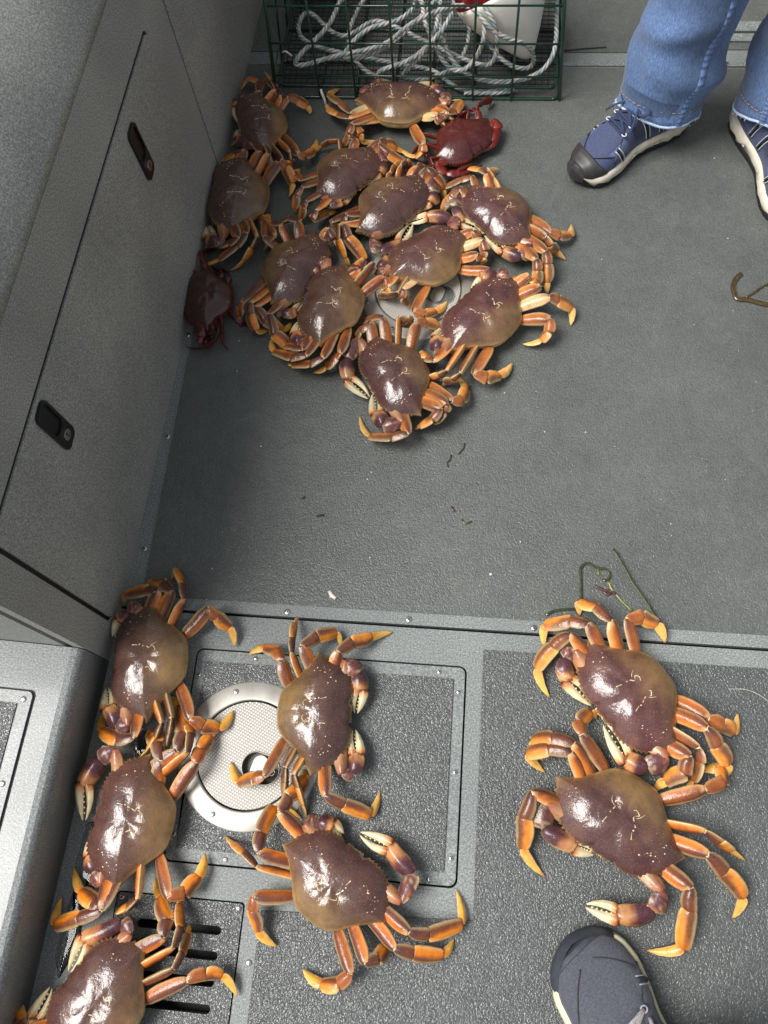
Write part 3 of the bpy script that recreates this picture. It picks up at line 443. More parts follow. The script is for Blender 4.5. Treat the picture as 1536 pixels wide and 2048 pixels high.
 9: {"k":"d","o":[-0.3349,0.9768,0.036],"X":[-0.3484,-0.9373,0.0],"Y":[0.9373,-0.3484,0.0],"W":0.1849,"r":0.631,"g":{"R1":["",[-0.364,0.8604,0.0473],[-0.3509,0.8234,0.039],[-0.3248,0.8072,0.0205],[-0.3015,0.8119,0.0041]],"R2":["",[-0.3917,0.8754,0.0473],[-0.3714,0.8521,0.039],[-0.3431,0.8428,0.0205],[-0.3303,0.8765,0.0041]],"R3":["",[-0.4029,0.8843,0.0473],[-0.4019,0.8647,0.039],[-0.3929,0.8432,0.0205],[-0.3725,0.8527,0.0041]],"R4":["",[-0.4201,0.8904,0.0411],[-0.4257,0.8821,0.0329],[-0.4281,0.8719,0.0205],[-0.4281,0.8664,0.0082]],"L1":["",[-0.2741,1.0591,0.0473],[-0.2631,1.0414,0.039],[-0.2595,1.0444,0.0205],[-0.2592,1.0428,0.0041]],"L2":["",[-0.3352,1.0749,0.0473],[-0.3548,1.0891,0.039],[-0.3755,1.0944,0.0205],[-0.3889,1.0926,0.0041]],"L3":["",[-0.367,1.0665,0.0473],[-0.3842,1.0756,0.039],[-0.4028,1.0782,0.0205],[-0.4122,1.0764,0.0041]],"L4":["",[-0.3988,1.0408,0.0411],[-0.402,1.0754,0.0329],[-0.4063,1.1039,0.0205],[-0.4052,1.1251,0.0082]],"CR":["",[-0.3533,0.8743,0.0411],[-0.344,0.8697,0.0349],[-0.318,0.8782,0.0308],[-0.307,0.9078,0.0226]],"CL":["",[-0.284,1.0491,0.0411],[-0.2812,1.0344,0.0349],[-0.2809,1.0082,0.0308],[-0.2924,0.9825,0.0226]]}},
 10: {"k":"d","o":[-0.248,0.8872,0.048],"X":[0.1563,0.9877,0.0],"Y":[-0.9877,0.1563,0.0],"W":0.1852,"r":0.625,"g":{"R1":["",[-0.2033,0.9597,0.0557],[-0.2152,0.9729,0.0475],[-0.2257,0.9797,0.029],[-0.2234,0.9804,0.0125]],"R2":["",[-0.1966,0.9825,0.0557],[-0.206,0.9803,0.0475],[-0.2177,0.98,0.029],[-0.2234,0.9804,0.0125]],"R3":["n",[-0.1782,0.9747,0.0557],[-0.1949,0.9664,0.0475],[-0.2115,0.9778,0.029],[-0.223,0.9975,0.0125]],"R4":["",[-0.1558,0.9472,0.0496],[-0.1502,0.9325,0.0413],[-0.1533,0.9251,0.029],[-0.1451,0.9368,0.0166]],"L1":["",[-0.2907,0.7817,0.0557],[-0.3084,0.7906,0.0475],[-0.3271,0.8062,0.029],[-0.339,0.83,0.0125]],"L2":["",[-0.2816,0.7691,0.0557],[-0.3095,0.7687,0.0475],[-0.3487,0.7919,0.029],[-0.3613,0.8337,0.0125]],"L3":["",[-0.251,0.766,0.0557],[-0.2739,0.7572,0.0475],[-0.3103,0.7648,0.029],[-0.321,0.7811,0.0125]],"L4":["",[-0.2214,0.782,0.0496],[-0.2295,0.7781,0.0413],[-0.2486,0.7631,0.029],[-0.2748,0.7585,0.0166]],"CR":["",[-0.266,0.9864,0.0496],[-0.2837,0.9763,0.0434],[-0.2942,0.9575,0.0393],[-0.3054,0.9395,0.031]],"CL":["",[-0.2777,0.7928,0.0496],[-0.3023,0.7979,0.0434],[-0.3101,0.8249,0.0393],[-0.3115,0.8576,0.031]]}},
 11: {"k":"d","o":[-0.0761,1.0065,0.036],"X":[0.8051,0.5932,0.0],"Y":[-0.5932,0.8051,0.0],"W":0.1772,"r":0.703,"g":{"R1":["",[0.0033,1.0626,0.0453],[0.0124,1.0534,0.0374],[0.0013,1.0446,0.0197],[-0.0112,1.042,0.0039]],"R2":["c",[0.0217,1.0425,0.0453],[0.0283,1.0242,0.0374],[0.0212,1.0155,0.0197],[0.0182,1.0141,0.0039]],"R3":["",[0.0129,1.0083,0.0453],[0.0207,1.0059,0.0374],[0.0196,1.0086,0.0197],[0.0183,1.0118,0.0039]],"R4":["",[0.0371,0.9781,0.0394],[0.0405,0.971,0.0315],[0.034,0.9687,0.0197],[0.0308,0.973,0.0079]],"L1":["",[-0.1486,0.9322,0.0453],[-0.1547,0.9334,0.0374],[-0.1578,0.9354,0.0197],[-0.163,0.9401,0.0039]],"L2":["n",[-0.1293,0.9176,0.0453],[-0.1462,0.9184,0.0374],[-0.1608,0.9265,0.0197],[-0.1682,0.9354,0.0039]],"L3":["c",[-0.1209,0.9266,0.0453],[-0.122,0.9128,0.0374],[-0.1119,0.915,0.0197],[-0.1034,0.9178,0.0039]],"L4":["",[-0.0971,0.8821,0.0394],[-0.0782,0.8798,0.0315],[-0.0576,0.8975,0.0197],[-0.0375,0.9306,0.0079]],"CR":["",[-0.027,1.0783,0.0394],[-0.0393,1.1019,0.0335],[-0.0872,1.1088,0.0295],[-0.127,1.1003,0.0217]],"CL":["",[-0.1588,0.9628,0.0394],[-0.17,0.9804,0.0335],[-0.1574,1.0066,0.0295],[-0.1466,1.0316,0.0217]]}},
 12: {"k":"d","o":[0.0353,0.8795,0.036],"X":[0.6113,0.7914,0.0],"Y":[-0.7914,0.6113,0.0],"W":0.2012,"r":0.608,"g":{"R1":["",[0.1106,0.9594,0.0514],[0.0944,0.9564,0.0425],[0.0804,0.9711,0.0224],[0.0734,0.9941,0.0045]],"R2":["",[0.1308,0.9359,0.0514],[0.125,0.947,0.0425],[0.1191,0.9724,0.0224],[0.1108,0.9953,0.0045]],"R3":["c",[0.1469,0.9126,0.0514],[0.1649,0.9129,0.0425],[0.1913,0.9124,0.0224],[0.192,0.8849,0.0045]],"R4":["",[0.15,0.8704,0.0447],[0.1494,0.8499,0.0358],[0.1381,0.8406,0.0224],[0.1038,0.8402,0.0089]],"L1":["",[-0.0534,0.7707,0.0514],[-0.0644,0.7822,0.0425],[-0.0735,0.8032,0.0224],[-0.079,0.8232,0.0045]],"L2":["n",[-0.0294,0.7526,0.0514],[-0.042,0.7489,0.0425],[-0.0552,0.7517,0.0224],[-0.0614,0.7577,0.0045]],"L3":["n",[-0.0053,0.7483,0.0514],[-0.0195,0.7414,0.0425],[-0.0286,0.7443,0.0224],[-0.0361,0.7458,0.0045]],"L4":["",[0.0185,0.7524,0.0447],[0.041,0.7481,0.0358],[0.0644,0.7635,0.0224],[0.0873,0.7997,0.0089]],"CR":["",[0.0711,0.9632,0.0447],[0.0521,0.9724,0.038],[0.0258,0.9585,0.0335],[0.0054,0.9433,0.0246]],"CL":["",[-0.0352,0.7928,0.0447],[-0.0524,0.8007,0.038],[-0.0504,0.8301,0.0335],[-0.0407,0.8611,0.0246]]}},
 13: {"k":"d","o":[-0.1186,0.7499,0.036],"X":[-0.5096,0.8604,0.0],"Y":[-0.8604,-0.5096,0.0],"W":0.1867,"r":0.606,"g":{"R1":["",[-0.1734,0.8512,0.0477],[-0.1912,0.837,0.0394],[-0.2028,0.8322,0.0207],[-0.2098,0.8235,0.0041]],"R2":["",[-0.1518,0.8604,0.0477],[-0.1691,0.8642,0.0394],[-0.1917,0.8689,0.0207],[-0.1998,0.8726,0.0041]],"R3":["n",[-0.1237,0.8638,0.0477],[-0.1115,0.8592,0.0394],[-0.1004,0.8664,0.0207],[-0.0971,0.8717,0.0041]],"R4":["",[-0.0888,0.8551,0.0415],[-0.0732,0.8626,0.0332],[-0.0499,0.8623,0.0207],[-0.0486,0.8587,0.0083]],"L1":["",[-0.0887,0.6276,0.0477],[-0.1173,0.6218,0.0394],[-0.1582,0.6312,0.0207],[-0.1825,0.6827,0.0041]],"L2":["",[-0.0354,0.6774,0.0477],[-0.0489,0.6617,0.0394],[-0.0702,0.6573,0.0207],[-0.0825,0.6587,0.0041]],"L3":["",[-0.0264,0.6887,0.0477],[-0.0287,0.6778,0.0394],[-0.0494,0.6671,0.0207],[-0.0595,0.6687,0.0041]],"L4":["",[-0.0172,0.6969,0.0415],[-0.0009,0.7045,0.0332],[0.0047,0.7375,0.0207],[-0.0178,0.7694,0.0083]],"CR":["",[-0.1932,0.8166,0.0415],[-0.2106,0.7801,0.0353],[-0.2048,0.7368,0.0311],[-0.1666,0.7059,0.0228]],"CL":["",[-0.1002,0.6516,0.0415],[-0.1348,0.6445,0.0353],[-0.1492,0.6722,0.0311],[-0.1595,0.7164,0.0228]]}},
 14: {"k":"d","o":[-0.4719,0.2116,0.036],"X":[-0.1294,0.9916,0.0],"Y":[-0.9916,-0.1294,0.0],"W":0.1937,"r":0.635,"g":{"R1":["",[-0.4755,0.3221,0.0495],[-0.4972,0.324,0.0409],[-0.5397,0.3196,0.0215],[-0.5451,0.3059,0.0043]],"R2":["",[-0.4513,0.3228,0.0495],[-0.4724,0.3371,0.0409],[-0.4977,0.343,0.0215],[-0.5194,0.3311,0.0043]],"R3":["n",[-0.43,0.3102,0.0495],[-0.4389,0.3366,0.0409],[-0.4608,0.3671,0.0215],[-0.4735,0.3523,0.0043]],"R4":["",[-0.3895,0.2998,0.043],[-0.3746,0.2892,0.0344],[-0.356,0.2763,0.0215],[-0.3468,0.2467,0.0086]],"L1":["",[-0.4693,0.0916,0.0495],[-0.4971,0.0873,0.0409],[-0.5339,0.0991,0.0215],[-0.5437,0.1327,0.0043]],"L2":["n",[-0.4305,0.1162,0.0495],[-0.4379,0.0964,0.0409],[-0.454,0.0768,0.0215],[-0.4776,0.0639,0.0043]],"L3":["n",[-0.4165,0.125,0.0495],[-0.4188,0.104,0.0409],[-0.4246,0.0837,0.0215],[-0.4303,0.0621,0.0043]],"L4":["",[-0.3889,0.1248,0.043],[-0.371,0.1161,0.0344],[-0.3489,0.1161,0.0215],[-0.3323,0.1477,0.0086]],"CR":["",[-0.5026,0.2968,0.043],[-0.5205,0.2868,0.0366],[-0.5347,0.2713,0.0323],[-0.5452,0.2467,0.0237]],"CL":["",[-0.484,0.1083,0.043],[-0.5043,0.1059,0.0366],[-0.5268,0.1334,0.0323],[-0.5385,0.1647,0.0237]]}},
 15: {"k":"d","o":[-0.452,-0.0262,0.036],"X":[0.0869,0.9962,0.0],"Y":[-0.9962,0.0869,0.0],"W":0.1928,"r":0.643,"g":{"R1":["",[-0.3991,0.0765,0.0493],[-0.3965,0.1042,0.0407],[-0.415,0.1463,0.0214],[-0.4612,0.1597,0.0043]],"R2":["n",[-0.3834,0.0751,0.0493],[-0.3862,0.1033,0.0407],[-0.4004,0.1256,0.0214],[-0.4123,0.1377,0.0043]],"R3":["",[-0.4216,0.0603,0.0493],[-0.4347,0.0857,0.0407],[-0.455,0.1001,0.0214],[-0.4695,0.0954,0.0043]],"R4":["",[-0.3704,0.0622,0.0429],[-0.3681,0.0827,0.0343],[-0.3603,0.1037,0.0214],[-0.368,0.1188,0.0086]],"L1":["",[-0.4742,-0.1423,0.0493],[-0.4864,-0.138,0.0407],[-0.5168,-0.1288,0.0214],[-0.5411,-0.0977,0.0043]],"L2":["",[-0.4707,-0.1465,0.0493],[-0.504,-0.1607,0.0407],[-0.5452,-0.1753,0.0214],[-0.5507,-0.1392,0.0043]],"L3":["n",[-0.4204,-0.127,0.0493],[-0.434,-0.1395,0.0407],[-0.4518,-0.1472,0.0214],[-0.4653,-0.156,0.0043]],"L4":["",[-0.3796,-0.1225,0.0429],[-0.3591,-0.1167,0.0343],[-0.3457,-0.0946,0.0214],[-0.345,-0.0616,0.0086]],"CR":["",[-0.4977,0.072,0.0429],[-0.5212,0.057,0.0364],[-0.5404,0.0181,0.0321],[-0.5327,-0.0329,0.0236]],"CL":["",[-0.4802,-0.1143,0.0429],[-0.4963,-0.1004,0.0364],[-0.5066,-0.0777,0.0321],[-0.5168,-0.0513,0.0236]]}},
 16: {"k":"d","o":[-0.4514,-0.26,0.036],"X":[0.5578,0.83,0.0],"Y":[-0.83,0.5578,0.0],"W":0.1755,"r":0.696,"g":{"R1":["",[-0.3759,-0.1732,0.0448],[-0.3779,-0.1523,0.037],[-0.3983,-0.1264,0.0195],[-0.4151,-0.1007,0.0039]],"R2":["n",[-0.3598,-0.1848,0.0448],[-0.3569,-0.16,0.037],[-0.368,-0.1336,0.0195],[-0.3734,-0.1233,0.0039]],"R3":["n",[-0.3552,-0.2103,0.0448],[-0.3492,-0.1914,0.037],[-0.3493,-0.1708,0.0195],[-0.3539,-0.1582,0.0039]],"R4":["",[-0.3355,-0.2239,0.039],[-0.3126,-0.2148,0.0312],[-0.2918,-0.2164,0.0195],[-0.2691,-0.2435,0.0078]],"L1":["",[-0.544,-0.3034,0.0439],[-0.5605,-0.2965,0.037],[-0.5804,-0.2789,0.0156],[-0.5808,-0.2575,0.0029]],"L2":["",[-0.5266,-0.3405,0.0439],[-0.5393,-0.3531,0.037],[-0.5462,-0.3759,0.0156],[-0.5341,-0.3988,0.0029]],"L3":["",[-0.4936,-0.3542,0.0439],[-0.4946,-0.3746,0.037],[-0.4933,-0.4009,0.0156],[-0.4812,-0.4175,0.0029]],"L4":["",[-0.4474,-0.3578,0.0439],[-0.4479,-0.3743,0.037],[-0.4451,-0.3953,0.0156],[-0.4256,-0.4041,0.0029]],"CR":["",[-0.4257,-0.1735,0.039],[-0.4415,-0.1602,0.0331],[-0.4947,-0.1884,0.0292],[-0.5116,-0.2316,0.0214]],"CL":["",[-0.5185,-0.3291,0.039],[-0.5439,-0.3153,0.0331],[-0.5453,-0.2912,0.0292],[-0.5331,-0.2531,0.0214]]}},
 17: {"k":"d","o":[-0.1995,0.1506,0.036],"X":[0.0441,-0.999,0.0],"Y":[0.999,0.0441,0.0],"W":0.1831,"r":0.637,"g":{"R1":["",[-0.1677,0.0311,0.0468],[-0.1407,0.0213,0.0387],[-0.103,0.0101,0.0203],[-0.0924,0.0471,0.0041]],"R2":["n",[-0.2189,0.0575,0.0468],[-0.213,0.0418,0.0387],[-0.2052,0.0183,0.0203],[-0.1995,-0.0058,0.0041]],"R3":["n",[-0.2324,0.0665,0.0468],[-0.2325,0.0486,0.0387],[-0.2349,0.0275,0.0203],[-0.2358,0.0121,0.0041]],"R4":["",[-0.2636,0.0519,0.0407],[-0.2807,0.0468,0.0326],[-0.3059,0.0396,0.0203],[-0.3248,0.0706,0.0081]],"L1":["",[-0.1713,0.244,0.0468],[-0.1518,0.2628,0.0387],[-0.1247,0.2762,0.0203],[-0.0918,0.2902,0.0041]],"L2":["",[-0.2294,0.2492,0.0468],[-0.2085,0.2683,0.0387],[-0.1819,0.28,0.0203],[-0.1742,0.2611,0.0041]],"L3":["n",[-0.2446,0.2361,0.0468],[-0.248,0.26,0.0387],[-0.2497,0.287,0.0203],[-0.2468,0.3048,0.0041]],"L4":["",[-0.2597,0.2261,0.0407],[-0.2723,0.2418,0.0326],[-0.2935,0.2476,0.0203],[-0.3229,0.2362,0.0081]],"CR":["",[-0.1482,0.0634,0.0407],[-0.1314,0.0651,0.0346],[-0.1292,0.0943,0.0305],[-0.1371,0.1307,0.0224]],"CL":["",[-0.1597,0.2322,0.0407],[-0.1367,0.2166,0.0346],[-0.1326,0.1886,0.0305],[-0.1366,0.1546,0.0224]]}},
 18: {"k":"d","o":[-0.1458,-0.0856,0.036],"X":[0.8685,-0.4957,0.0],"Y":[0.4957,0.8685,0.0],"W":0.1804,"r":0.643,"g":{"R1":["",[-0.0338,-0.1362,0.0461],[-0.0064,-0.1378,0.0381],[0.0386,-0.1227,0.02],[0.0283,-0.0792,0.004]],"R2":["",[-0.0524,-0.158,0.0461],[-0.0262,-0.163,0.0381],[0.0142,-0.1638,0.02],[0.029,-0.1428,0.004]],"R3":["",[-0.091,-0.1793,0.0461],[-0.0742,-0.1736,0.0381],[-0.0655,-0.1624,0.02],[-0.0625,-0.1509,0.004]],"R4":["",[-0.1103,-0.1945,0.0401],[-0.1252,-0.2095,0.0321],[-0.1507,-0.2148,0.02],[-0.1819,-0.1993,0.008]],"L1":["",[-0.2334,0.004,0.0461],[-0.2235,0.0261,0.0381],[-0.2049,0.0534,0.02],[-0.2148,0.0689,0.004]],"L2":["",[-0.2562,-0.0535,0.0461],[-0.259,-0.0271,0.0381],[-0.2469,0.0099,0.02],[-0.2059,-0.0035,0.004]],"L3":["n",[-0.2561,-0.0729,0.0461],[-0.2791,-0.0568,0.0381],[-0.3004,-0.0461,0.02],[-0.3178,-0.0357,0.004]],"L4":["",[-0.2577,-0.1117,0.0401],[-0.2585,-0.1301,0.0321],[-0.2486,-0.1569,0.02],[-0.2209,-0.1756,0.008]],"CR":["",[-0.0474,-0.1001,0.0401],[-0.0332,-0.0636,0.0341],[-0.0706,-0.0303,0.0301],[-0.115,-0.0153,0.0221]],"CL":["",[-0.1956,-0.0101,0.0401],[-0.1767,-0.0038,0.0341],[-0.1562,-0.0092,0.0301],[-0.1394,-0.0197,0.0221]]}},
 19: {"k":"d","o":[0.2795,0.2139,0.036],"X":[-0.6385,0.7696,0.0],"Y":[-0.7696,-0.6385,0.0],"W":0.2013,"r":0.619,"g":{"R1":["",[0.1851,0.2942,0.0514],[0.1599,0.2753,0.0425],[0.1378,0.2438,0.0224],[0.1608,0.2026,0.0045]],"R2":["",[0.2117,0.3124,0.0514],[0.1851,0.3175,0.0425],[0.1494,0.3138,0.0224],[0.1514,0.2813,0.0045]],"R3":["",[0.2474,0.3194,0.0514],[0.2255,0.3419,0.0425],[0.204,0.3549,0.0224],[0.2068,0.3367,0.0045]],"R4":["",[0.2722,0.3263,0.0447],[0.2975,0.3344,0.0358],[0.3231,0.3268,0.0224],[0.3382,0.3002,0.0089]],"L1":["",[0.3541,0.1262,0.0514],[0.3493,0.1035,0.0425],[0.3268,0.0919,0.0224],[0.313,0.0757,0.0045]],"L2":["n",[0.3684,0.1407,0.0514],[0.3724,0.1222,0.0425],[0.3669,0.0963,0.0224],[0.351,0.0812,0.0045]],"L3":["",[0.3811,0.1688,0.0514],[0.3972,0.145,0.0425],[0.4169,0.1222,0.0224],[0.4176,0.1037,0.0045]],"L4":["",[0.3864,0.1838,0.0447],[0.4075,0.1763,0.0358],[0.4289,0.1693,0.0224],[0.441,0.2001,0.0089]],"CR":["",[0.1927,0.2717,0.0447],[0.1765,0.2611,0.038],[0.1838,0.2263,0.0336],[0.2204,0.1935,0.0246]],"CL":["",[0.3249,0.1233,0.0447],[0.2986,0.1071,0.038],[0.2674,0.1172,0.0336],[0.2383,0.1663,0.0246]]}},
 20: {"k":"d","o":[0.2562,0.0367,0.036],"X":[-0.8853,0.4651,0.0],"Y":[-0.4651,-0.8853,0.0],"W":0.2014,"r":0.631,"g":{"R1":["",[0.1305,0.0596,0.0515],[0.1209,0.0247,0.0425],[0.1212,-0.0164,0.0224],[0.1567,-0.0528,0.0045]],"R2":["",[0.1863,0.1185,0.0515],[0.1547,0.123,0.0425],[0.1257,0.115,0.0224],[0.155,0.0909,0.0045]],"R3":["",[0.1901,0.1324,0.0515],[0.1596,0.1384,0.0425],[0.1324,0.134,0.0224],[0.1517,0.107,0.0045]],"R4":["",[0.2026,0.1462,0.0448],[0.1995,0.165,0.0358],[0.2194,0.1833,0.0224],[0.2308,0.1757,0.009]],"L1":["",[0.3475,-0.0479,0.0515],[0.3463,-0.0758,0.0425],[0.3412,-0.1255,0.0224],[0.2948,-0.134,0.0045]],"L2":["",[0.3722,-0.0027,0.0515],[0.3959,-0.0244,0.0425],[0.4262,-0.054,0.0224],[0.4147,-0.0841,0.0045]],"L3":["n",[0.3705,0.0277,0.0515],[0.3914,0.0157,0.0425],[0.4127,0.0056,0.0224],[0.4393,-0.0076,0.0045]],"L4":["",[0.3756,0.083,0.0448],[0.4047,0.0952,0.0358],[0.4078,0.1157,0.0224],[0.3764,0.1097,0.009]],"CR":["",[0.1526,0.0462,0.0448],[0.1463,0.0127,0.038],[0.1938,-0.0066,0.0336],[0.2221,-0.016,0.0246]],"CL":["",[0.3104,-0.0548,0.0448],[0.3016,-0.0822,0.038],[0.2506,-0.0914,0.0336],[0.2094,-0.0848,0.0246]]}},
}
# ------------------------------------------------------------------ crabs
def shell_mat(name, gran=620.0, bstr=0.8, coat=0.85, rough=0.55):
    """wet shell: colour from the vertices, mottling, fine granules in relief, thin water film"""
    m, nt, b = new_mat(name); co = coords(nt); a = nd(nt, 'ShaderNodeVertexColor', layer_name='Col')
    n = nd(nt, 'ShaderNodeTexNoise', Scale=70.0, Detail=5.0, Roughness=0.65); nt.links.new(co, n.inputs['Vector'])
    r = ramp(nt, [(0.28, (0.66, 0.64, 0.64)), (0.5, (1.0, 1.0, 1.0)), (0.74, (1.28, 1.22, 1.12))]); nt.links.new(n.outputs['Fac'], r.inputs[0])
    mx = nd(nt, 'ShaderNodeMix', data_type='RGBA', blend_type='MULTIPLY'); mx.inputs[0].default_value = 0.9
    nt.links.new(a.outputs['Color'], mx.inputs[6]); nt.links.new(r.outputs[0], mx.inputs[7])
    g = nd(nt, 'ShaderNodeTexNoise', Scale=gran, Detail=1.0); nt.links.new(co, g.inputs['Vector'])
    rg = ramp(nt, [(0.57, (0.0,) * 3), (0.72, (1.0,) * 3)]); nt.links.new(g.outputs['Fac'], rg.inputs[0])
    mg = nd(nt, 'ShaderNodeMath', operation='MULTIPLY'); mg.inputs[1].default_value = 0.5; nt.links.new(rg.outputs[0], mg.inputs[0])
    mx2 = nd(nt, 'ShaderNodeMix', data_type='RGBA', blend_type='ADD'); nt.links.new(mg.outputs[0], mx2.inputs[0])
    nt.links.new(mx.outputs[2], mx2.inputs[6]); mx2.inputs[7].default_value = lin(120, 86, 52); nt.links.new(mx2.outputs[2], b.inputs['Base Color'])
    b.inputs['Roughness'].default_value = rough; b.inputs['Specular IOR Level'].default_value = 0.22; b.inputs['Coat IOR'].default_value = 1.62
    b.inputs['Coat Weight'].default_value = coat; b.inputs['Coat Roughness'].default_value = 0.11
    b.inputs['Subsurface Weight'].default_value = 0.0
    b1 = bump(nt, b, g.outputs['Fac'], bstr, 0.0006)
    w = nd(nt, 'ShaderNodeTexNoise', Scale=75.0, Detail=5.0, Roughness=0.6); nt.links.new(co, w.inputs['Vector'])
    b2 = bump(nt, b, w.outputs['Fac'], 0.28, 0.0022, b1)
    w2 = nd(nt, 'ShaderNodeTexNoise', Scale=190.0, Detail=3.0); nt.links.new(co, w2.inputs['Vector'])
    cb0 = nd(nt, 'ShaderNodeBump', Strength=0.30, Distance=0.0011); nt.links.new(w2.outputs['Fac'], cb0.inputs['Height'])
    cb = nd(nt, 'ShaderNodeBump', Strength=0.36, Distance=0.003); nt.links.new(w.outputs['Fac'], cb.inputs['Height']); nt.links.new(cb0.outputs[0], cb.inputs['Normal']); nt.links.new(cb.outputs[0], b.inputs['Coat Normal'])
    return m
M['shell'] = shell_mat('carapace_shell')
def _lr(m, r): m.node_tree.nodes['Principled BSDF'].inputs['Coat Roughness'].default_value = r; return m
M['limb'] = shell_mat('limb_shell', 600.0, 0.55, 0.5, 0.42); _lr(M['limb'], 0.16)
M['dot'] = plain('pale_tubercle', lin(204, 184, 146), 0.35, 0, 0, 0, 0, 0.5)
M['eye'] = plain('eye_black', lin(12, 10, 10), 0.15, 0, 0, 0, 0, 0.6)
CP = dict(
 d=dict(front=lin(70, 42, 42), mid=lin(82, 54, 46), back=lin(126, 98, 58), rim=lin(164, 136, 92), under=lin(206, 184, 132), under2=lin(150, 104, 60),
        mer=lin(102, 54, 32), mer2=lin(212, 114, 24), purple=lin(76, 42, 42), car=lin(92, 52, 38), pro=lin(216, 122, 22), pro2=lin(104, 58, 34), dac=lin(222, 166, 68), tip=lin(130, 84, 36), cream=lin(222, 200, 150),
        claw=lin(72, 40, 50), claw2=lin(100, 62, 62), finger=lin(220, 206, 166), blotch=lin(70, 18, 12)),
 r=dict(front=lin(70, 7, 11), mid=lin(54, 7, 11), back=lin(80, 16, 16), rim=lin(120, 34, 24), under=lin(150, 84, 48), under2=lin(110, 46, 32),
        mer=lin(78, 12, 16), mer2=lin(100, 20, 18), purple=lin(62, 10, 16), car=lin(78, 12, 16), pro=lin(90, 18, 20), pro2=lin(72, 12, 16), dac=lin(84, 16, 20), tip=lin(50, 10, 10), cream=lin(130, 56, 38),
        claw=lin(92, 14, 14), claw2=lin(110, 26, 18), finger=lin(84, 18, 16), blotch=lin(26, 6, 6)))
HALF = [(0.0, .290), (.022, .298), (.045, .302), (.058, .296), (.068, .286), (.085, .280), (.102, .284), (.112, .294), (.15, .300), (.20, .298), (.25, .288), (.30, .270), (.345, .243), (.385, .207), (.42, .164), (.448, .116), (.468, .062),
        (.514, -.004), (.474, -.022), (.430, -.050), (.380, -.086), (.332, -.126), (.288, -.168), (.248, -.210), (.214, -.246), (.180, -.274), (.140, -.294), (.08, -.305), (0.0, -.310)]
def outline(teeth):
    """right half then mirrored; saw teeth on the front flank"""
    base = [Vector((a, b, 0)) for a, b in HALF]; half = []
    for i in range(len(base) - 1):
        a, b = base[i], base[i + 1]; L = (b - a).length; m = max(1, int(L / 0.0145))
        for k in range(m): half.append((a.lerp(b, k / m), i))
    half.append((base[-1], len(base)))
    pts = []; cnt = 0
    for p, i in half:
        if 7 <= i <= 15:
            cnt += 1
            if cnt % 2 == 0: p = p * (1 + teeth); p.z = 1e-4
            else: p = p * (1 - teeth * 0.5)
        pts.append(p)
    left = [Vector((-p.x, p.y, 0)) for p in pts[1:-1]][::-1]
    return pts + left
def relief(x, y):
    g = lambda cx, cy, s, a: a * math.exp(-(((x - cx) ** 2 + (y - cy) ** 2) / (s * s)))
    ax = abs(x); gg = lambda cx, cy, s, a: a * math.exp(-(((ax - cx) ** 2 + (y - cy) ** 2) / (s * s)))
    return (gg(.085, .12, .075, .012) + g(0, .03, .06, .009) + gg(.05, -.13, .07, .011) + gg(.27, .07, .11, .013) + gg(.25, -.07, .09, .007)
            - gg(.075, -.035, .030, .014) - g(0, -.06, .035, .008) - gg(.16, .06, .030, .009) - gg(.02, .19, .03, .005) - gg(.13, -.10, .03, .006))
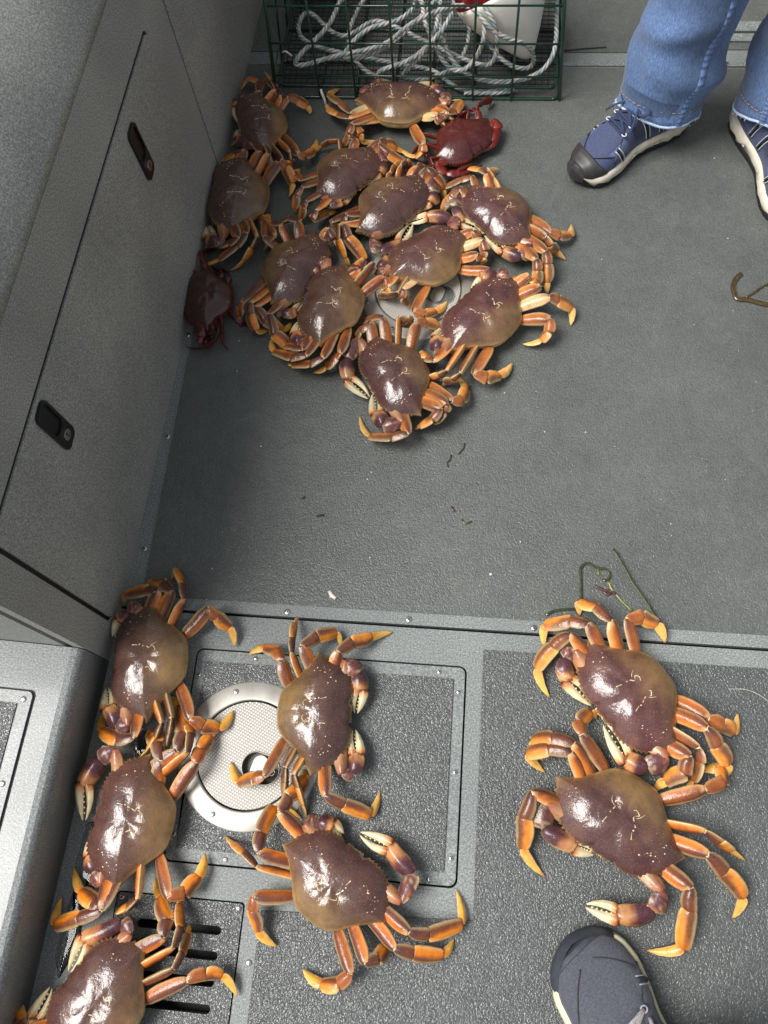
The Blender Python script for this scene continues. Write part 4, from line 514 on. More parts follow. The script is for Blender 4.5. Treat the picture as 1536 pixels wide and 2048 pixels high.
def carapace(parent, pal, W, ratio, seed, red=False):
    rr = random.Random(seed); ol = outline(0.040 if red else 0.032); ys = ratio / 0.612
    ss = [1.0, 0.985, 0.955, 0.91, 0.85, 0.77, 0.67, 0.56, 0.44, 0.32, 0.20, 0.09]; n = len(ol)
    hgt = 0.135 if not red else 0.15; ph = rr.random() * 10; pf = rr.uniform(4.0, 9.0); pk = rr.uniform(0.15, 0.45)
    nfl = len(ol)
    rad = [p.length for p in ol]
    for _ in range(26): rad = [(rad[i - 1] + 2 * rad[i] + rad[(i + 1) % nfl]) / 4 for i in range(nfl)]
    sm = [p.normalized() * r_ for p, r_ in zip(ol, rad)]
    def ringpt(j, s): return sm[j].lerp(ol[j], s ** 12) * s
    def Zf(x, y, s): return hgt * (1 - s ** 2.7) ** 0.74 + relief(x, y) * (1 - s ** 4) + (0.006 * noise.noise(Vector((x * 8 + ph, y * 8, ph))) + 0.0032 * noise.noise(Vector((x * 21 + ph, y * 21, ph)))) * (1 - s ** 3)
    verts, cols = [], []
    def colour(x, y, s):
        yy = y / ys; nz = noise.noise(Vector((x * 7 + ph, yy * 7, 3.1)))
        t = sstep(0.06, -0.30, yy + 0.06 * nz + 0.04 * (abs(x) * 2) ** 2)
        t = max(t, 0.55 * sstep(0.72, 1.0, s) * sstep(0.12, -0.08, yy))
        pt = noise.noise(Vector((x * pf + ph * 2, yy * pf, 8.7))) + 0.5 * noise.noise(Vector((x * pf * 2.7, yy * pf * 2.7, ph)))
        c = mix(mix(pal['front'], pal['mid'], 0.5 + 0.5 * nz), pal['back'], max(0.0, min(1.0, t + pk * pt * (0.4 + t * (1 - t) * 2))))
        c = tuple(q_ * (1 + 0.22 * pt) for q_ in c[:3]) + (1,)
        if s > 0.93 and yy < 0.0: c = mix(c, pal['rim'], sstep(0.93, 0.99, s) * 0.8)
        if s > 0.93 and yy >= 0.0: c = mix(c, pal['rim'], sstep(0.95, 1.0, s) * 0.45)
        return c
    for s in ss:
        for j in range(n):
            p = ringpt(j, s); x, y = p.x, p.y * ys; verts.append(Vector((x, y, Zf(x, y / ys, s)))); cols.append(mix(colour(x, y, s), pal['cream'], 0.75) if s == 1.0 and ol[j].z > 0 else colour(x, y, s))
    faces = [[i * n + j, i * n + (j + 1) % n, (i + 1) * n + (j + 1) % n, (i + 1) * n + j] for i in range(len(ss) - 1) for j in range(n)]
    c = len(verts); verts.append(Vector((0, 0, Zf(0, 0, 0)))); cols.append(colour(0, 0, 0)); b = (len(ss) - 1) * n
    faces += [[b + j, b + (j + 1) % n, c] for j in range(n)]
    # turned-under lip
    base = len(verts)
    for p in ol: verts.append(Vector((p.x * 0.955, p.y * 0.955 * ys, -0.018))); cols.append(pal['rim'])
    faces += [[(j + 1) % n, j, base + j, base + (j + 1) % n] for j in range(n)]
    # solve s for a point inside the outline
    def s_of(x, y):
        a = math.atan2(y / ys, x); bj = min(range(n), key=lambda k: abs((math.atan2(ol[k].y, ol[k].x) - a + math.pi) % (2 * math.pi) - math.pi))
        return min(0.97, math.hypot(x, y / ys) / sm[bj].length)
    midx = [0] * len(faces)
    def surf(x, y): return Vector((x, y, Zf(x, y / ys, s_of(x, y))))
    def dot(x, y, r):
        p = surf(x, y); nb = len(verts); k = 6
        for i in range(k): verts.append(p + Vector((r * math.cos(i * math.pi / 3), r * math.sin(i * math.pi / 3), -0.0015))); cols.append((1, 1, 1, 1))
        verts.append(p + Vector((0, 0, 0.0035))); cols.append((1, 1, 1, 1))
        for i in range(k): faces.append([nb + i, nb + (i + 1) % k, nb + k]); midx.append(1)
    def squig(pts, r):
        pp = spline([surf(a, b_) + Vector((0, 0, 0.001)) for a, b_ in pts], 0.008); nb = len(verts)
        for i, p in enumerate(pp):
            t = (pp[min(i + 1, len(pp) - 1)] - pp[max(i - 1, 0)]).normalized(); q = t.cross(Vector((0, 0, 1))).normalized(); w = r * (1 - 0.65 * i / len(pp))
            verts.extend([p - q * w - Vector((0, 0, 0.002)), p + Vector((0, 0, 0.0022)), p + q * w - Vector((0, 0, 0.002))]); cols.extend([(1, 1, 1, 1)] * 3)
        for i in range(len(pp) - 1):
            for k in range(2): faces.append([nb + i * 3 + k, nb + i * 3 + k + 1, nb + i * 3 + k + 4, nb + i * 3 + k + 3]); midx.append(1)
    if not red:
        for sx in (-1, 1):
            for k in range(13):
                a = math.radians(-30 + 150 * k / 12 + rr.uniform(-7, 7)); rk = rr.choice((1.0, 1.0, 0.62, 0.78))
                if rr.random() < 0.8: dot(sx * (0.255 + 0.110 * rk * math.cos(a) * rr.uniform(0.85, 1.12)), (0.045 + 0.110 * rk * math.sin(a) * rr.uniform(0.85, 1.12)) * ys, rr.choice((0.003, 0.0045, 0.006, 0.0075)))
            for k in range(16):
                dot(sx * rr.uniform(0.16, 0.40), rr.uniform(-0.05, 0.17) * ys, rr.uniform(0.0014, 0.0026))
            j = lambda: rr.uniform(-0.008, 0.008)
            squig([(sx * (0.098 + j()), 0.022 * ys), (sx * (0.080 + j()), -0.012 * ys), (sx * (0.070 + j()), -0.040 * ys), (sx * (0.090 + j()), -0.062 * ys), (sx * (0.060 + j()), -0.082 * ys), (sx * (0.045 + j()), -0.070 * ys)], 0.0068)
            squig([(sx * (0.075 + j()), -0.03 * ys), (sx * (0.105 + j()), -0.050 * ys), (sx * (0.125 + j()), -0.085 * ys)], 0.0035)
            if rr.random() < 0.8: squig([(sx * (0.110 + j()), 0.105 * ys), (sx * (0.098 + j()), 0.060 * ys)], rr.uniform(0.003, 0.0058))
            if rr.random() < 0.6: dot(sx * (0.10 + j()), 0.045 * ys, 0.007)
    verts = [v * W for v in verts]
    o = mesh_obj('carapace', verts, faces, [M['shell'], M['dot']], parent, cols=cols, midx=midx)
    # underside: belly with pale flanks
    rings = []; ucol = []
    for s, z in ((0.950, -0.012), (0.955, -0.040), (0.90, -0.080), (0.74, -0.115), (0.42, -0.132), (0.12, -0.135)):
        rings.append([Vector((p.x * s, p.y * s * ys, z)) * W for p in ol]); ucol += [mix(pal['under'], pal['under2'], 0.6 * abs(noise.noise(Vector((p.x * 9, p.y * 9, seed))))) for p in ol]
    v, f = loft(rings); mesh_obj('underbody', v, f, M['limb'], parent, cols=ucol)
    # mouthparts and eyes
    v, f, cc = [], [], []
    for k in range(9):
        x = (k - 4) * 0.016; r = 0.016 + 0.004 * rr.random(); base = len(v)
        for i in range(5):
            th = math.pi * i / 4
            for j in range(6): v.append((Vector((x, 0.268 * ys, -0.040 + 0.012 * rr.random())) + Vector((r * math.sin(th) * math.cos(j * math.pi / 3), r * 1.8 * math.cos(th), r * math.sin(th) * math.sin(j * math.pi / 3)))) * W); cc.append(mix(pal['under'], pal['under2'], rr.random()))
        for i in range(4):
            for j in range(6): f.append([base + i * 6 + j, base + i * 6 + (j + 1) % 6, base + (i + 1) * 6 + (j + 1) % 6, base + (i + 1) * 6 + j])
    mesh_obj('mouthparts', v, f, M['limb'], parent, cols=cc)
    for sx in (-1, 1):
        c0 = Vector((sx * 0.085, 0.272 * ys, 0.004)); v, f = [], []
        for i in range(7):
            th = math.pi * i / 6
            for j in range(8): v.append((c0 + Vector((0.013 * math.sin(th) * math.cos(j * math.pi / 4), 0.017 * math.cos(th), 0.013 * math.sin(th) * math.sin(j * math.pi / 4)))) * W)
        for i in range(6):
            for j in range(8): f.append([i * 8 + j, i * 8 + (j + 1) % 8, (i + 1) * 8 + (j + 1) % 8, (i + 1) * 8 + j])
        mesh_obj('eye', v, f, M['eye'], parent)
PROF = dict(mer=[(0, .62), (.10, .84), (.35, 1.0), (.72, 1.02), (.90, .86), (1.0, .62)], wri=[(0, .45), (.22, .78), (.55, 1.02), (.82, 1.02), (1.0, .80)], car=[(0, .52), (.14, .78), (.45, 1.0), (.8, 1.06), (1.0, 1.02)],
            pro=[(0, .98), (.2, 1.08), (.55, 1.06), (.85, .92), (1.0, .74)], dac=[(0, .66), (.10, .84), (.35, .78), (.65, .54), (.88, .24), (1.0, .03)],
            palm=[(0, .60), (.15, .88), (.45, 1.06), (.8, 1.0), (1.0, .90)], fin=[(0, .95), (.15, 1.0), (.45, .80), (.75, .50), (.92, .24), (1.0, .04)], cox=[(0, .8), (.4, 1.0), (1, .8)])
def pv(kind, t):
    pr = PROF[kind]
    for (a, x), (b, y) in zip(pr, pr[1:]):
        if t <= b: return x + (y - x) * sstep(0, 1, (t - a) / (b - a)) if b > a else y
    return pr[-1][1]
def seg_geo(P0, P1, kind, w, th, side, colf, seed, sag=None, nr=9, ns=14, ridge=0.14, wobk=0.06):
    """one limb segment: flattened, keeled along its edges, rounded at both ends"""
    d = (P1 - P0); L = d.length; d.normalize(); u = side - d * side.dot(d)
    if u.length < 1e-4: u = d.orthogonal()
    u.normalize(); v = d.cross(u); v.normalize()
    if v.z < 0: v = -v
    ts = [0.0, 0.0, 0.04] + [i / (nr - 1) for i in range(1, nr - 1)] + ([0.97, 1.0, 1.0] if kind not in ('dac', 'fin') else [0.94, 0.985, 1.0])
    sc = [0.55, 0.88, 0.98] + [1] * (nr - 2) + ([0.98, 0.88, 0.55] if kind not in ('dac', 'fin') else [1, 1, 1])
    off = [-0.09, -0.05, 0.0] + [0] * (nr - 2) + ([0, 0.05, 0.09] if kind not in ('dac', 'fin') else [0, 0, 0])
    rings, cols = [], []; hb = math.sin(seed * 12.9898) ; bow = (0.20 * hb if kind in ('mer', 'car', 'pro', 'palm') else 0.0) * w; skew = 0.10 * math.sin(seed * 78.233)
    for t, s, o in zip(ts, sc, off):
        k = pv(kind, t) * s; c = P0 + d * (L * t + o * w)
        c = c + u * (bow * math.sin(math.pi * min(1, max(0, t)))); k *= 1 + skew * (t - 0.5)
        if sag is not None: c = c + sag * (4 * t * (1 - t))
        ring_ = []
        for j in range(ns):
            a = 2 * math.pi * j / ns; ca, sa = math.cos(a), math.sin(a)
            wob = 1 + wobk * noise.noise(Vector((t * 4, ca * 1.5, sa * 1.5 + seed))) + 0.035 * noise.noise(Vector((t * 13, ca * 4, sa * 4 + seed)))
            keel = 1 + ridge * abs(ca) ** 6
            ring_.append(c + u * (ca * w * k * keel * wob) + v * (math.copysign((1 - abs(ca) ** 1.5) ** 0.85, sa) * th * k * wob * (1 + 0.10 * math.cos(5 * a))))
            cols.append(colf(t, ca, sa))
        rings.append(ring_)
    vv, ff = loft(rings); return vv, ff, cols
def join(*gs):
    V, F, Cc = [], [], []
    for v, f, c in gs:
        b = len(V); V += v; F += [[i + b for i in q] for q in f]; Cc += c
    return V, F, Cc
def make_crab(idx, d, label, cat='crab', group='crabs laid out on the deck'):
    pal = CP[d['k']]; W = d['W']; red = d['k'] == 'r'; rr = random.Random(100 + idx)
    # shell to shell colour differences, plus shade painted into the maroon crab
    tw = rr.uniform(-0.16, 0.16); pur = {12: 1.0, 8: 1.0, 19: 0.9, 20: 0.45, 13: 0.5, 11: 0.3, 7: 0.2, 10: -0.7, 4: -0.5, 2: -0.5, 1: -0.4, 14: -0.2, 17: -0.2}.get(idx, 0.0)
    pal = {k: (c[0] * (1 + tw), c[1] * (1 + tw * 0.8), c[2] * (1 + tw * 0.6), 1) for k, c in pal.items()}
    lt = {8: 1.0, 12: 1.0, 13: 0.7, 11: 0.8, 4: 0.8, 19: 0.6, 20: 0.3, 6: 0.3, 17: 0.2}.get(idx, 0.0)
    if not red:
        for kk, am in (('pro', 0.14), ('mer2', 0.12), ('dac', 0.28), ('pro2', 0.08)): pal[kk] = mix(pal[kk], pal['cream'], am * lt)
        pal['mer'] = mix(pal['mer'], pal['mer2'], 0.35 * lt); pal['car'] = mix(pal['car'], pal['mer2'], 0.25 * lt)
    if idx == 3: pal = {k: (c[0] * 0.5, c[1] * 0.55, c[2] * 0.6, 1) for k, c in pal.items()}  # dark maroon shell dimmed further: the wall's shade put into its colour
    if not red:
        for kk in ('front', 'mid'): c_ = pal[kk]; pal[kk] = (c_[0] * (1 + 0.10 * pur), c_[1] * (1 - 0.05 * pur), c_[2] * (1 + 0.14 * pur), 1)
    if not red: pal['back'] = mix(pal['back'], pal['mid'], rr.uniform(0, 0.45))
    O = Vector(d['o']); X = Vector(d['X']).normalized(); Y = Vector(d['Y']).normalized(); Z = X.cross(Y).normalized()
    yaw = math.atan2(X.y, X.x)
    root = empty('red_crab' if red else 'crab', (O.x, O.y, 0.0), yaw); tag(root, label, cat, group)
    inv = Matrix.Rotation(-yaw, 4, 'Z') @ Matrix.Translation(Vector((-O.x, -O.y, 0.0)))
    body = Matrix(((X.x, Y.x, Z.x, O.x), (X.y, Y.y, Z.y, O.y), (X.z, Y.z, Z.z, O.z), (0, 0, 0, 1)))
    loc = inv @ body
    n0 = len(bpy.data.objects)
    holder = []
    carapace(root, pal, W, d['r'], 100 + idx, red)
    for ch in root.children:
        if ch not in holder: ch.data.transform(loc)
    ysc = d['r'] / 0.612
    bases = {'1': (.245, .090), '2': (.235, -.005), '3': (.205, -.105), '4': (.155, -.205)}
    up = Vector((0, 0, 1)); kw = (0.78 if red else 1.0)
    for nm in ('R1', 'R2', 'R3', 'R4', 'L1', 'L2', 'L3', 'L4'):
        g = d['g'][nm]; flag = g[0]; K, C_, D_, T_ = [inv @ Vector(p) for p in g[1:]]
        sx = 1 if nm[0] == 'R' else -1; bx, by = bases[nm[1]]
        B = loc @ Vector((sx * bx * W, by * ysc * W, -0.062 * W))
        hind = nm[1] == '4'
        def side(a, b):
            dd = (b - a).normalized(); s = dd.cross(up)
            if s.length < 1e-3: s = Vector((1, 0, 0))
            s.normalize()
            if flag == 'n': return (s * 0.30 + dd.cross(s).normalized() * 0.95)
            return (s * 0.93 + dd.cross(s).normalized() * rr.uniform(0.2, 0.42))
        wm = 0.052 * W * kw; sd = rr.random() * 50
        lenf = lambda a, b: (b - a).length
        wm = min(wm, max(0.034 * W, 0.40 * lenf(B, K)))
        cr = flag == 'c'
        fl = 1 if rr.random() < 0.5 else -1
        def nzf(t, ca, sa, k=0.0): return noise.noise(Vector((t * 3.0 + sd, ca * 1.6, sa * 1.6 + k))) + 0.5 * noise.noise(Vector((t * 9.0 + sd, ca * 4, sa * 4 + k)))
        def c_mer(t, ca, sa):
            nz = nzf(t, ca, sa)
            c = mix(pal['mer'], pal['purple'], 0.7 * sstep(0.45, 1.0, t) + 0.25 * nz)
            c = mix(c, pal['mer2'], (0.95 if not hind else 0.45) * sstep(-0.25, 0.75, ca * fl + 0.45 * nz - 0.25 * (t - 0.4)))
            if sa < -0.15: c = mix(c, pal['cream'], 0.55)
            if cr: c = mix(c, pal['cream'], 0.75 * sstep(0.9, 0.35, abs(t - 0.45) + 0.25 * abs(ca) + 0.3 * nz))
            if t > 0.90 and sa > 0.3: c = mix(c, pal['cream'], 0.55 * max(0.0, 1 - abs(ca - 0.4 * fl) * 1.6))
            c = mix(c, pal['cream'], 0.60 * sstep(0.80, 1.0, abs(ca)))
            return c
        def c_car(t, ca, sa):
            nz = nzf(t, ca, sa, 5.0); c = mix(pal['purple'], pal['car'], sstep(0, 0.7, t) + 0.3 * nz); c = mix(c, pal['pro2'], 0.6 * sstep(0.1, 0.9, ca * fl + 0.3 * nz))
            c = mix(c, pal['cream'], 0.60 * sstep(0.82, 1.0, abs(ca)))
            return mix(c, pal['mer2'], 0.30) if hind else c
        def c_pro(t, ca, sa):
            nz = nzf(t, ca, sa, 9.0)
            c = mix(pal['pro2'], pal['pro'], sstep(-0.35, 0.35, ca * fl + 0.9 * (t - 0.35) + 0.35 * nz))
            c = mix(c, pal['dac'], 0.35 * sstep(0.3, 0.9, ca * fl + 0.2 * nz))
            if abs(ca + 0.30 * fl) < 0.12: c = mix(c, pal['pro2'], 0.65)
            c = mix(c, pal['cream'], 0.70 * sstep(0.80, 1.0, abs(ca)))
            return c
        def c_dac(t, ca, sa):
            nz = nzf(t, ca, sa, 13.0)
            c = mix(pal['pro'], pal['dac'], sstep(0, 0.3, t + 0.2 * nz)); c = mix(c, pal['cream'], 0.5 * sstep(0.5, 1.0, abs(ca)))
            if abs(ca) < 0.14: c = mix(c, pal['pro2'], 0.45)
            return mix(c, pal['tip'], sstep(0.84, 1.0, t))
        # hip joint and first long segment
        dK = (K - B).normalized(); hip = B + dK * (0.05 * W)
        g1 = seg_geo(B - dK * 0.02 * W, hip, 'cox', wm * 0.85, wm * 0.7, side(B, K), lambda t, ca, sa: mix(pal['cream'], pal['mer'], 0.35 + 0.3 * t), sd, nr=4, ns=12)
        g2 = seg_geo(hip, K, 'mer', wm, wm * 0.66, side(B, K), c_mer, sd + 1)
        v, f, c = join(g1, g2); leg = mesh_obj('leg', v, f, M['limb'], root, cols=c)
        dm = (K - hip).normalized(); gk = seg_geo(K - dm * 0.012 * W, K + (C_ - K).normalized() * 0.016 * W, 'cox', wm * 0.52, wm * 0.44, side(B, K), lambda t, ca, sa: mix(pal['cream'], pal['mer2'], 0.35 * abs(ca)), sd + 7, nr=4, ns=10); mesh_obj('knee_joint', *gk[:2], M['limb'], leg, cols=gk[2])
        lc = lenf(K, C_); wc = min(wm * 0.92, max(0.30 * W * 0.1, lc * 0.62))
        v, f, c = seg_geo(K, C_, 'car', wc, wc * 0.66, side(K, C_), c_car, sd + 2); mesh_obj('wrist_segment', v, f, M['limb'], leg, cols=c)
        lp = lenf(C_, D_); wp = min(wm * (1.05 if not hind else 1.0), max(0.03 * W, lp * 0.55))
        v, f, c = seg_geo(C_, D_, 'pro', wp, wp * 0.58, side(C_, D_), c_pro, sd + 3); mesh_obj('shin_segment', v, f, M['limb'], leg, cols=c)
        wd = min(wp * 0.72, max(0.02 * W, lenf(D_, T_) * 0.34)) * (1.25 if hind else 1.0)
        sg = (D_ - C_) - (T_ - D_) * ((D_ - C_).dot(T_ - D_) / max(1e-9, (T_ - D_).length_squared))
        sg = sg.normalized() * (0.07 * lenf(D_, T_)) if sg.length > 1e-5 else None
        v, f, c = seg_geo(D_, T_, 'dac', wd, wd * 0.60, side(D_, T_), c_dac, sd + 4, sag=sg, nr=11); mesh_obj('toe_segment', v, f, M['limb'], leg, cols=c)
    for nm in ('CR', 'CL'):
        g = d['g'][nm]; E_, C_, P_, T_ = [inv @ Vector(p) for p in g[1:]]; sx = 1 if nm[1] == 'R' else -1
        B = loc @ Vector((sx * .175 * W, .185 * ysc * W, -0.060 * W)); sd = rr.random() * 50
        sidev = lambda a, b: (b - a).normalized().cross(up).normalized() * 0.9 + up * 0.25
        def cc1(t, ca, sa): return mix(mix(pal['cream'], pal['claw2'], t), pal['mer2'], 0.25)
        def cc2(t, ca, sa):
            nz = noise.noise(Vector((t * 5, ca * 2, sa * 2 + sd))); c = mix(pal['claw'], pal['claw2'], 0.5 + nz)
            c = mix(c, pal['mer2'], 0.35 * sstep(0.1, 0.6, nz)); return mix(c, pal['cream'], 0.7 * sstep(0.35, -0.4, sa + 0.5 * nz) + 0.45 * sstep(0.25, 0.6, -nz) + 0.35 * sstep(0.9, 1.0, t))
        def cc3(t, ca, sa):
            nz = noise.noise(Vector((t * 4, ca * 2, sa * 2 + sd + 9))); c = mix(pal['claw'], pal['mer2'], sstep(0.35, 0.95, t + 0.25 * nz) * 0.7)
            c = mix(c, pal['cream'], sstep(0.3, -0.5, sa + 0.4 * nz) * 0.8 + 0.35 * sstep(0.45, 1, t + 0.3 * nz)); return mix(c, pal['blotch'], 0.75 * sstep(0.86, 0.98, t) * (1 if nz > -0.1 else 0))
        def cc4(t, ca, sa): return mix(mix(pal['blotch'], pal['mer2'], sstep(0.0, 0.15, t)), pal['finger'], sstep(0.05, 0.35, t))
        if red: cc4 = lambda t, ca, sa: mix(pal['claw'], pal['blotch'], sstep(0.3, 0.7, t))
        v, f, c = seg_geo(B, E_, 'mer', 0.052 * W, 0.045 * W, sidev(B, E_), cc1, sd); arm = mesh_obj('claw', v, f, M['limb'], root, cols=c)
        wc = min(0.066 * W, max(0.045 * W, (C_ - E_).length * 0.55))
        v, f, c = seg_geo(E_, C_, 'wri', wc * 0.92, wc * 0.52, sidev(E_, C_), cc2, sd + 1, ridge=0.22, wobk=0.16); mesh_obj('wrist_segment', v, f, M['limb'], arm, cols=c)
        hp = C_ + (P_ - C_) * 0.04
        v, f, c = seg_geo(hp, P_, 'palm', 0.066 * W, 0.056 * W, sidev(C_, P_), cc3, sd + 2, nr=10)
        # fixed finger is one piece with the palm
        df = (T_ - P_); Lf = df.length; q = df.normalized().cross(up).normalized()
        inn = -q if ((loc @ Vector((0, 0.1 * W, 0)) - P_).dot(-q) > 0) else q
        a0 = P_ - df * 0.10 - inn * 0.030 * W; a1 = T_ - inn * 0.006 * W
        g2 = seg_geo(a0, a1, 'fin', 0.036 * W, 0.034 * W, q, cc4, sd + 3, sag=-inn * 0.05 * Lf, nr=9)
        teeth = []
        for k in range(5):
            t = 0.25 + 0.14 * k; p = a0.lerp(a1, t) + inn * 0.026 * W * (1 - 0.6 * t)
            teeth.append(seg_geo(p, p + inn * 0.012 * W, 'fin', 0.009 * W, 0.009 * W, df.normalized(), lambda t, ca, sa: pal['finger'], sd, nr=4, ns=6))
        v, f, c = join((v, f, c), g2, *teeth); mesh_obj('palm', v, f, M['limb'], arm, cols=c)
        b0 = P_ - df * 0.06 + inn * 0.034 * W + up * 0.004 * W; b1 = T_ + inn * 0.016 * W + up * 0.004 * W
        v, f, c = seg_geo(b0, b1, 'fin', 0.030 * W, 0.030 * W, q, cc4, sd + 4, sag=inn * 0.10 * Lf, nr=9); mesh_obj('moving_finger', v, f, M['limb'], arm, cols=c)
    return root
LABELS = {
 1: 'dark brown crab in the far corner between the locker wall and the wire pot',
 2: 'brown crab against the locker wall, just in front of the corner crab',
 3: 'dark maroon crab tucked in shadow at the foot of the locker wall',
 4: 'tan crab seen from behind, lying right along the front of the wire pot',
 5: 'bright blood red crab, smaller, beside the right end of the wire pot',
 6: 'dusky purple crab behind the tan crab, left of the pile facing lower right',
 7: 'purple brown crab in the middle of the pile with a claw gripping another claw',
 8: 'mauve crab at the right edge of the pile, nearest the blue shoe',
 9: 'dark crab on the left of the pile, partly under its brown neighbour',
 10: 'olive brown crab overlapping the dark crab, left of the upper deck plate',
 11: 'crab lying over the upper deck plate with both claws raised in front',
 12: 'large pinkish crab at the lower right of the pile beside the upper deck plate',
 13: 'crab at the very front of the pile, lowest on the open floor',
 14: 'brown crab at the step box corner, topmost of the three in the row',
 15: 'glossy brown crab, middle of the three lined up along the step box',
 16: 'crab cut by the lower picture edge, last in the row along the step box',
 17: 'crab standing on the square hatch across the lower deck plate',
 18: 'crab below the square hatch with an open white tipped claw on the hatch edge',
 19: 'purple crab on the aft right deck under the strands of eelgrass',
 20: 'largest purple brown crab, just above the grey shoe, one claw reaching out'}
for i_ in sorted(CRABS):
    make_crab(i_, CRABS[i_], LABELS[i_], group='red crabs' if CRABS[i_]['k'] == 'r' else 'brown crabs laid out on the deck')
# ------------------------------------------------------------------ people: the legs and shoes in view
def fabric(name, c1, c2, scale, rough=0.85, bstr=0.4, stretch=None):
    m, nt, b = new_mat(name); co = coords(nt); mp = nd(nt, 'ShaderNodeMapping'); nt.links.new(co, mp.inputs['Vector'])
    if stretch: mp.inputs['Scale'].default_value = stretch
    n = nd(nt, 'ShaderNodeTexNoise', Scale=scale, Detail=5.0, Roughness=0.7); nt.links.new(mp.outputs[0], n.inputs['Vector'])
    r = ramp(nt, [(0.32, c1), (0.68, c2)]); nt.links.new(n.outputs['Fac'], r.inputs[0])
    a = nd(nt, 'ShaderNodeVertexColor', layer_name='Col')
    mx = nd(nt, 'ShaderNodeMix', data_type='RGBA', blend_type='MULTIPLY'); mx.inputs[0].default_value = 1.0
    nt.links.new(r.outputs[0], mx.inputs[6]); nt.links.new(a.outputs['Color'], mx.inputs[7]); nt.links.new(mx.outputs[2], b.inputs['Base Color'])
    b.inputs['Roughness'].default_value = rough; b.inputs['Sheen Weight'].default_value = 0.15
    w = nd(nt, 'ShaderNodeTexNoise', Scale=1400.0, Detail=1.0); nt.links.new(co, w.inputs['Vector']); bump(nt, b, w.outputs['Fac'], bstr, 0.0008); return m
M['denim'] = fabric('washed_denim', lin(58, 85, 130), lin(114, 141, 182), 460.0, stretch=(1.0, 1.0, 0.22))
M['denim_edge'] = plain('frayed_denim_edge', lin(176, 194, 216), 0.9, 0, 300, 0.3, 0.3)
M['stitch'] = plain('denim_stitch', lin(176, 140, 104), 0.8)
def strap(pts, w, h, mat, name, parent, nrm=None):
    path = spline(pts, 0.004); T, N = frames(path); rings = []
    for p, t in zip(path, T):
        n = (nrm(p) if nrm else Vector((0, 0, 1))); n = (n - t * n.dot(t)).normalized(); b = t.cross(n)
        rings.append([p - b * w - n * h, p + b * w - n * h, p + b * w * 0.8 + n * h, p - b * w * 0.8 + n * h])
    v, f = loft(rings); return mesh_obj(name, v, f, mat, parent)
WT = [(0, .002), (.02, .020), (.06, .029), (.12, .0345), (.25, .0355), (.40, .0350), (.52, .0385), (.64, .0450), (.75, .0480), (.85, .0455), (.92, .0370), (.965, .0260), (.99, .0120), (1.0, .001)]
HT = [(0, .030), (.02, .052), (.08, .068), (.20, .078), (.34, .080), (.46, .070), (.58, .056), (.70, .043), (.82, .035), (.91, .030), (.97, .020), (1.0, .004)]
def tab(tb, t):
    for (a, x), (b, y) in zip(tb, tb[1:]):
        if t <= b: return x + (y - x) * (t - a) / (b - a)
    return tb[-1][1]
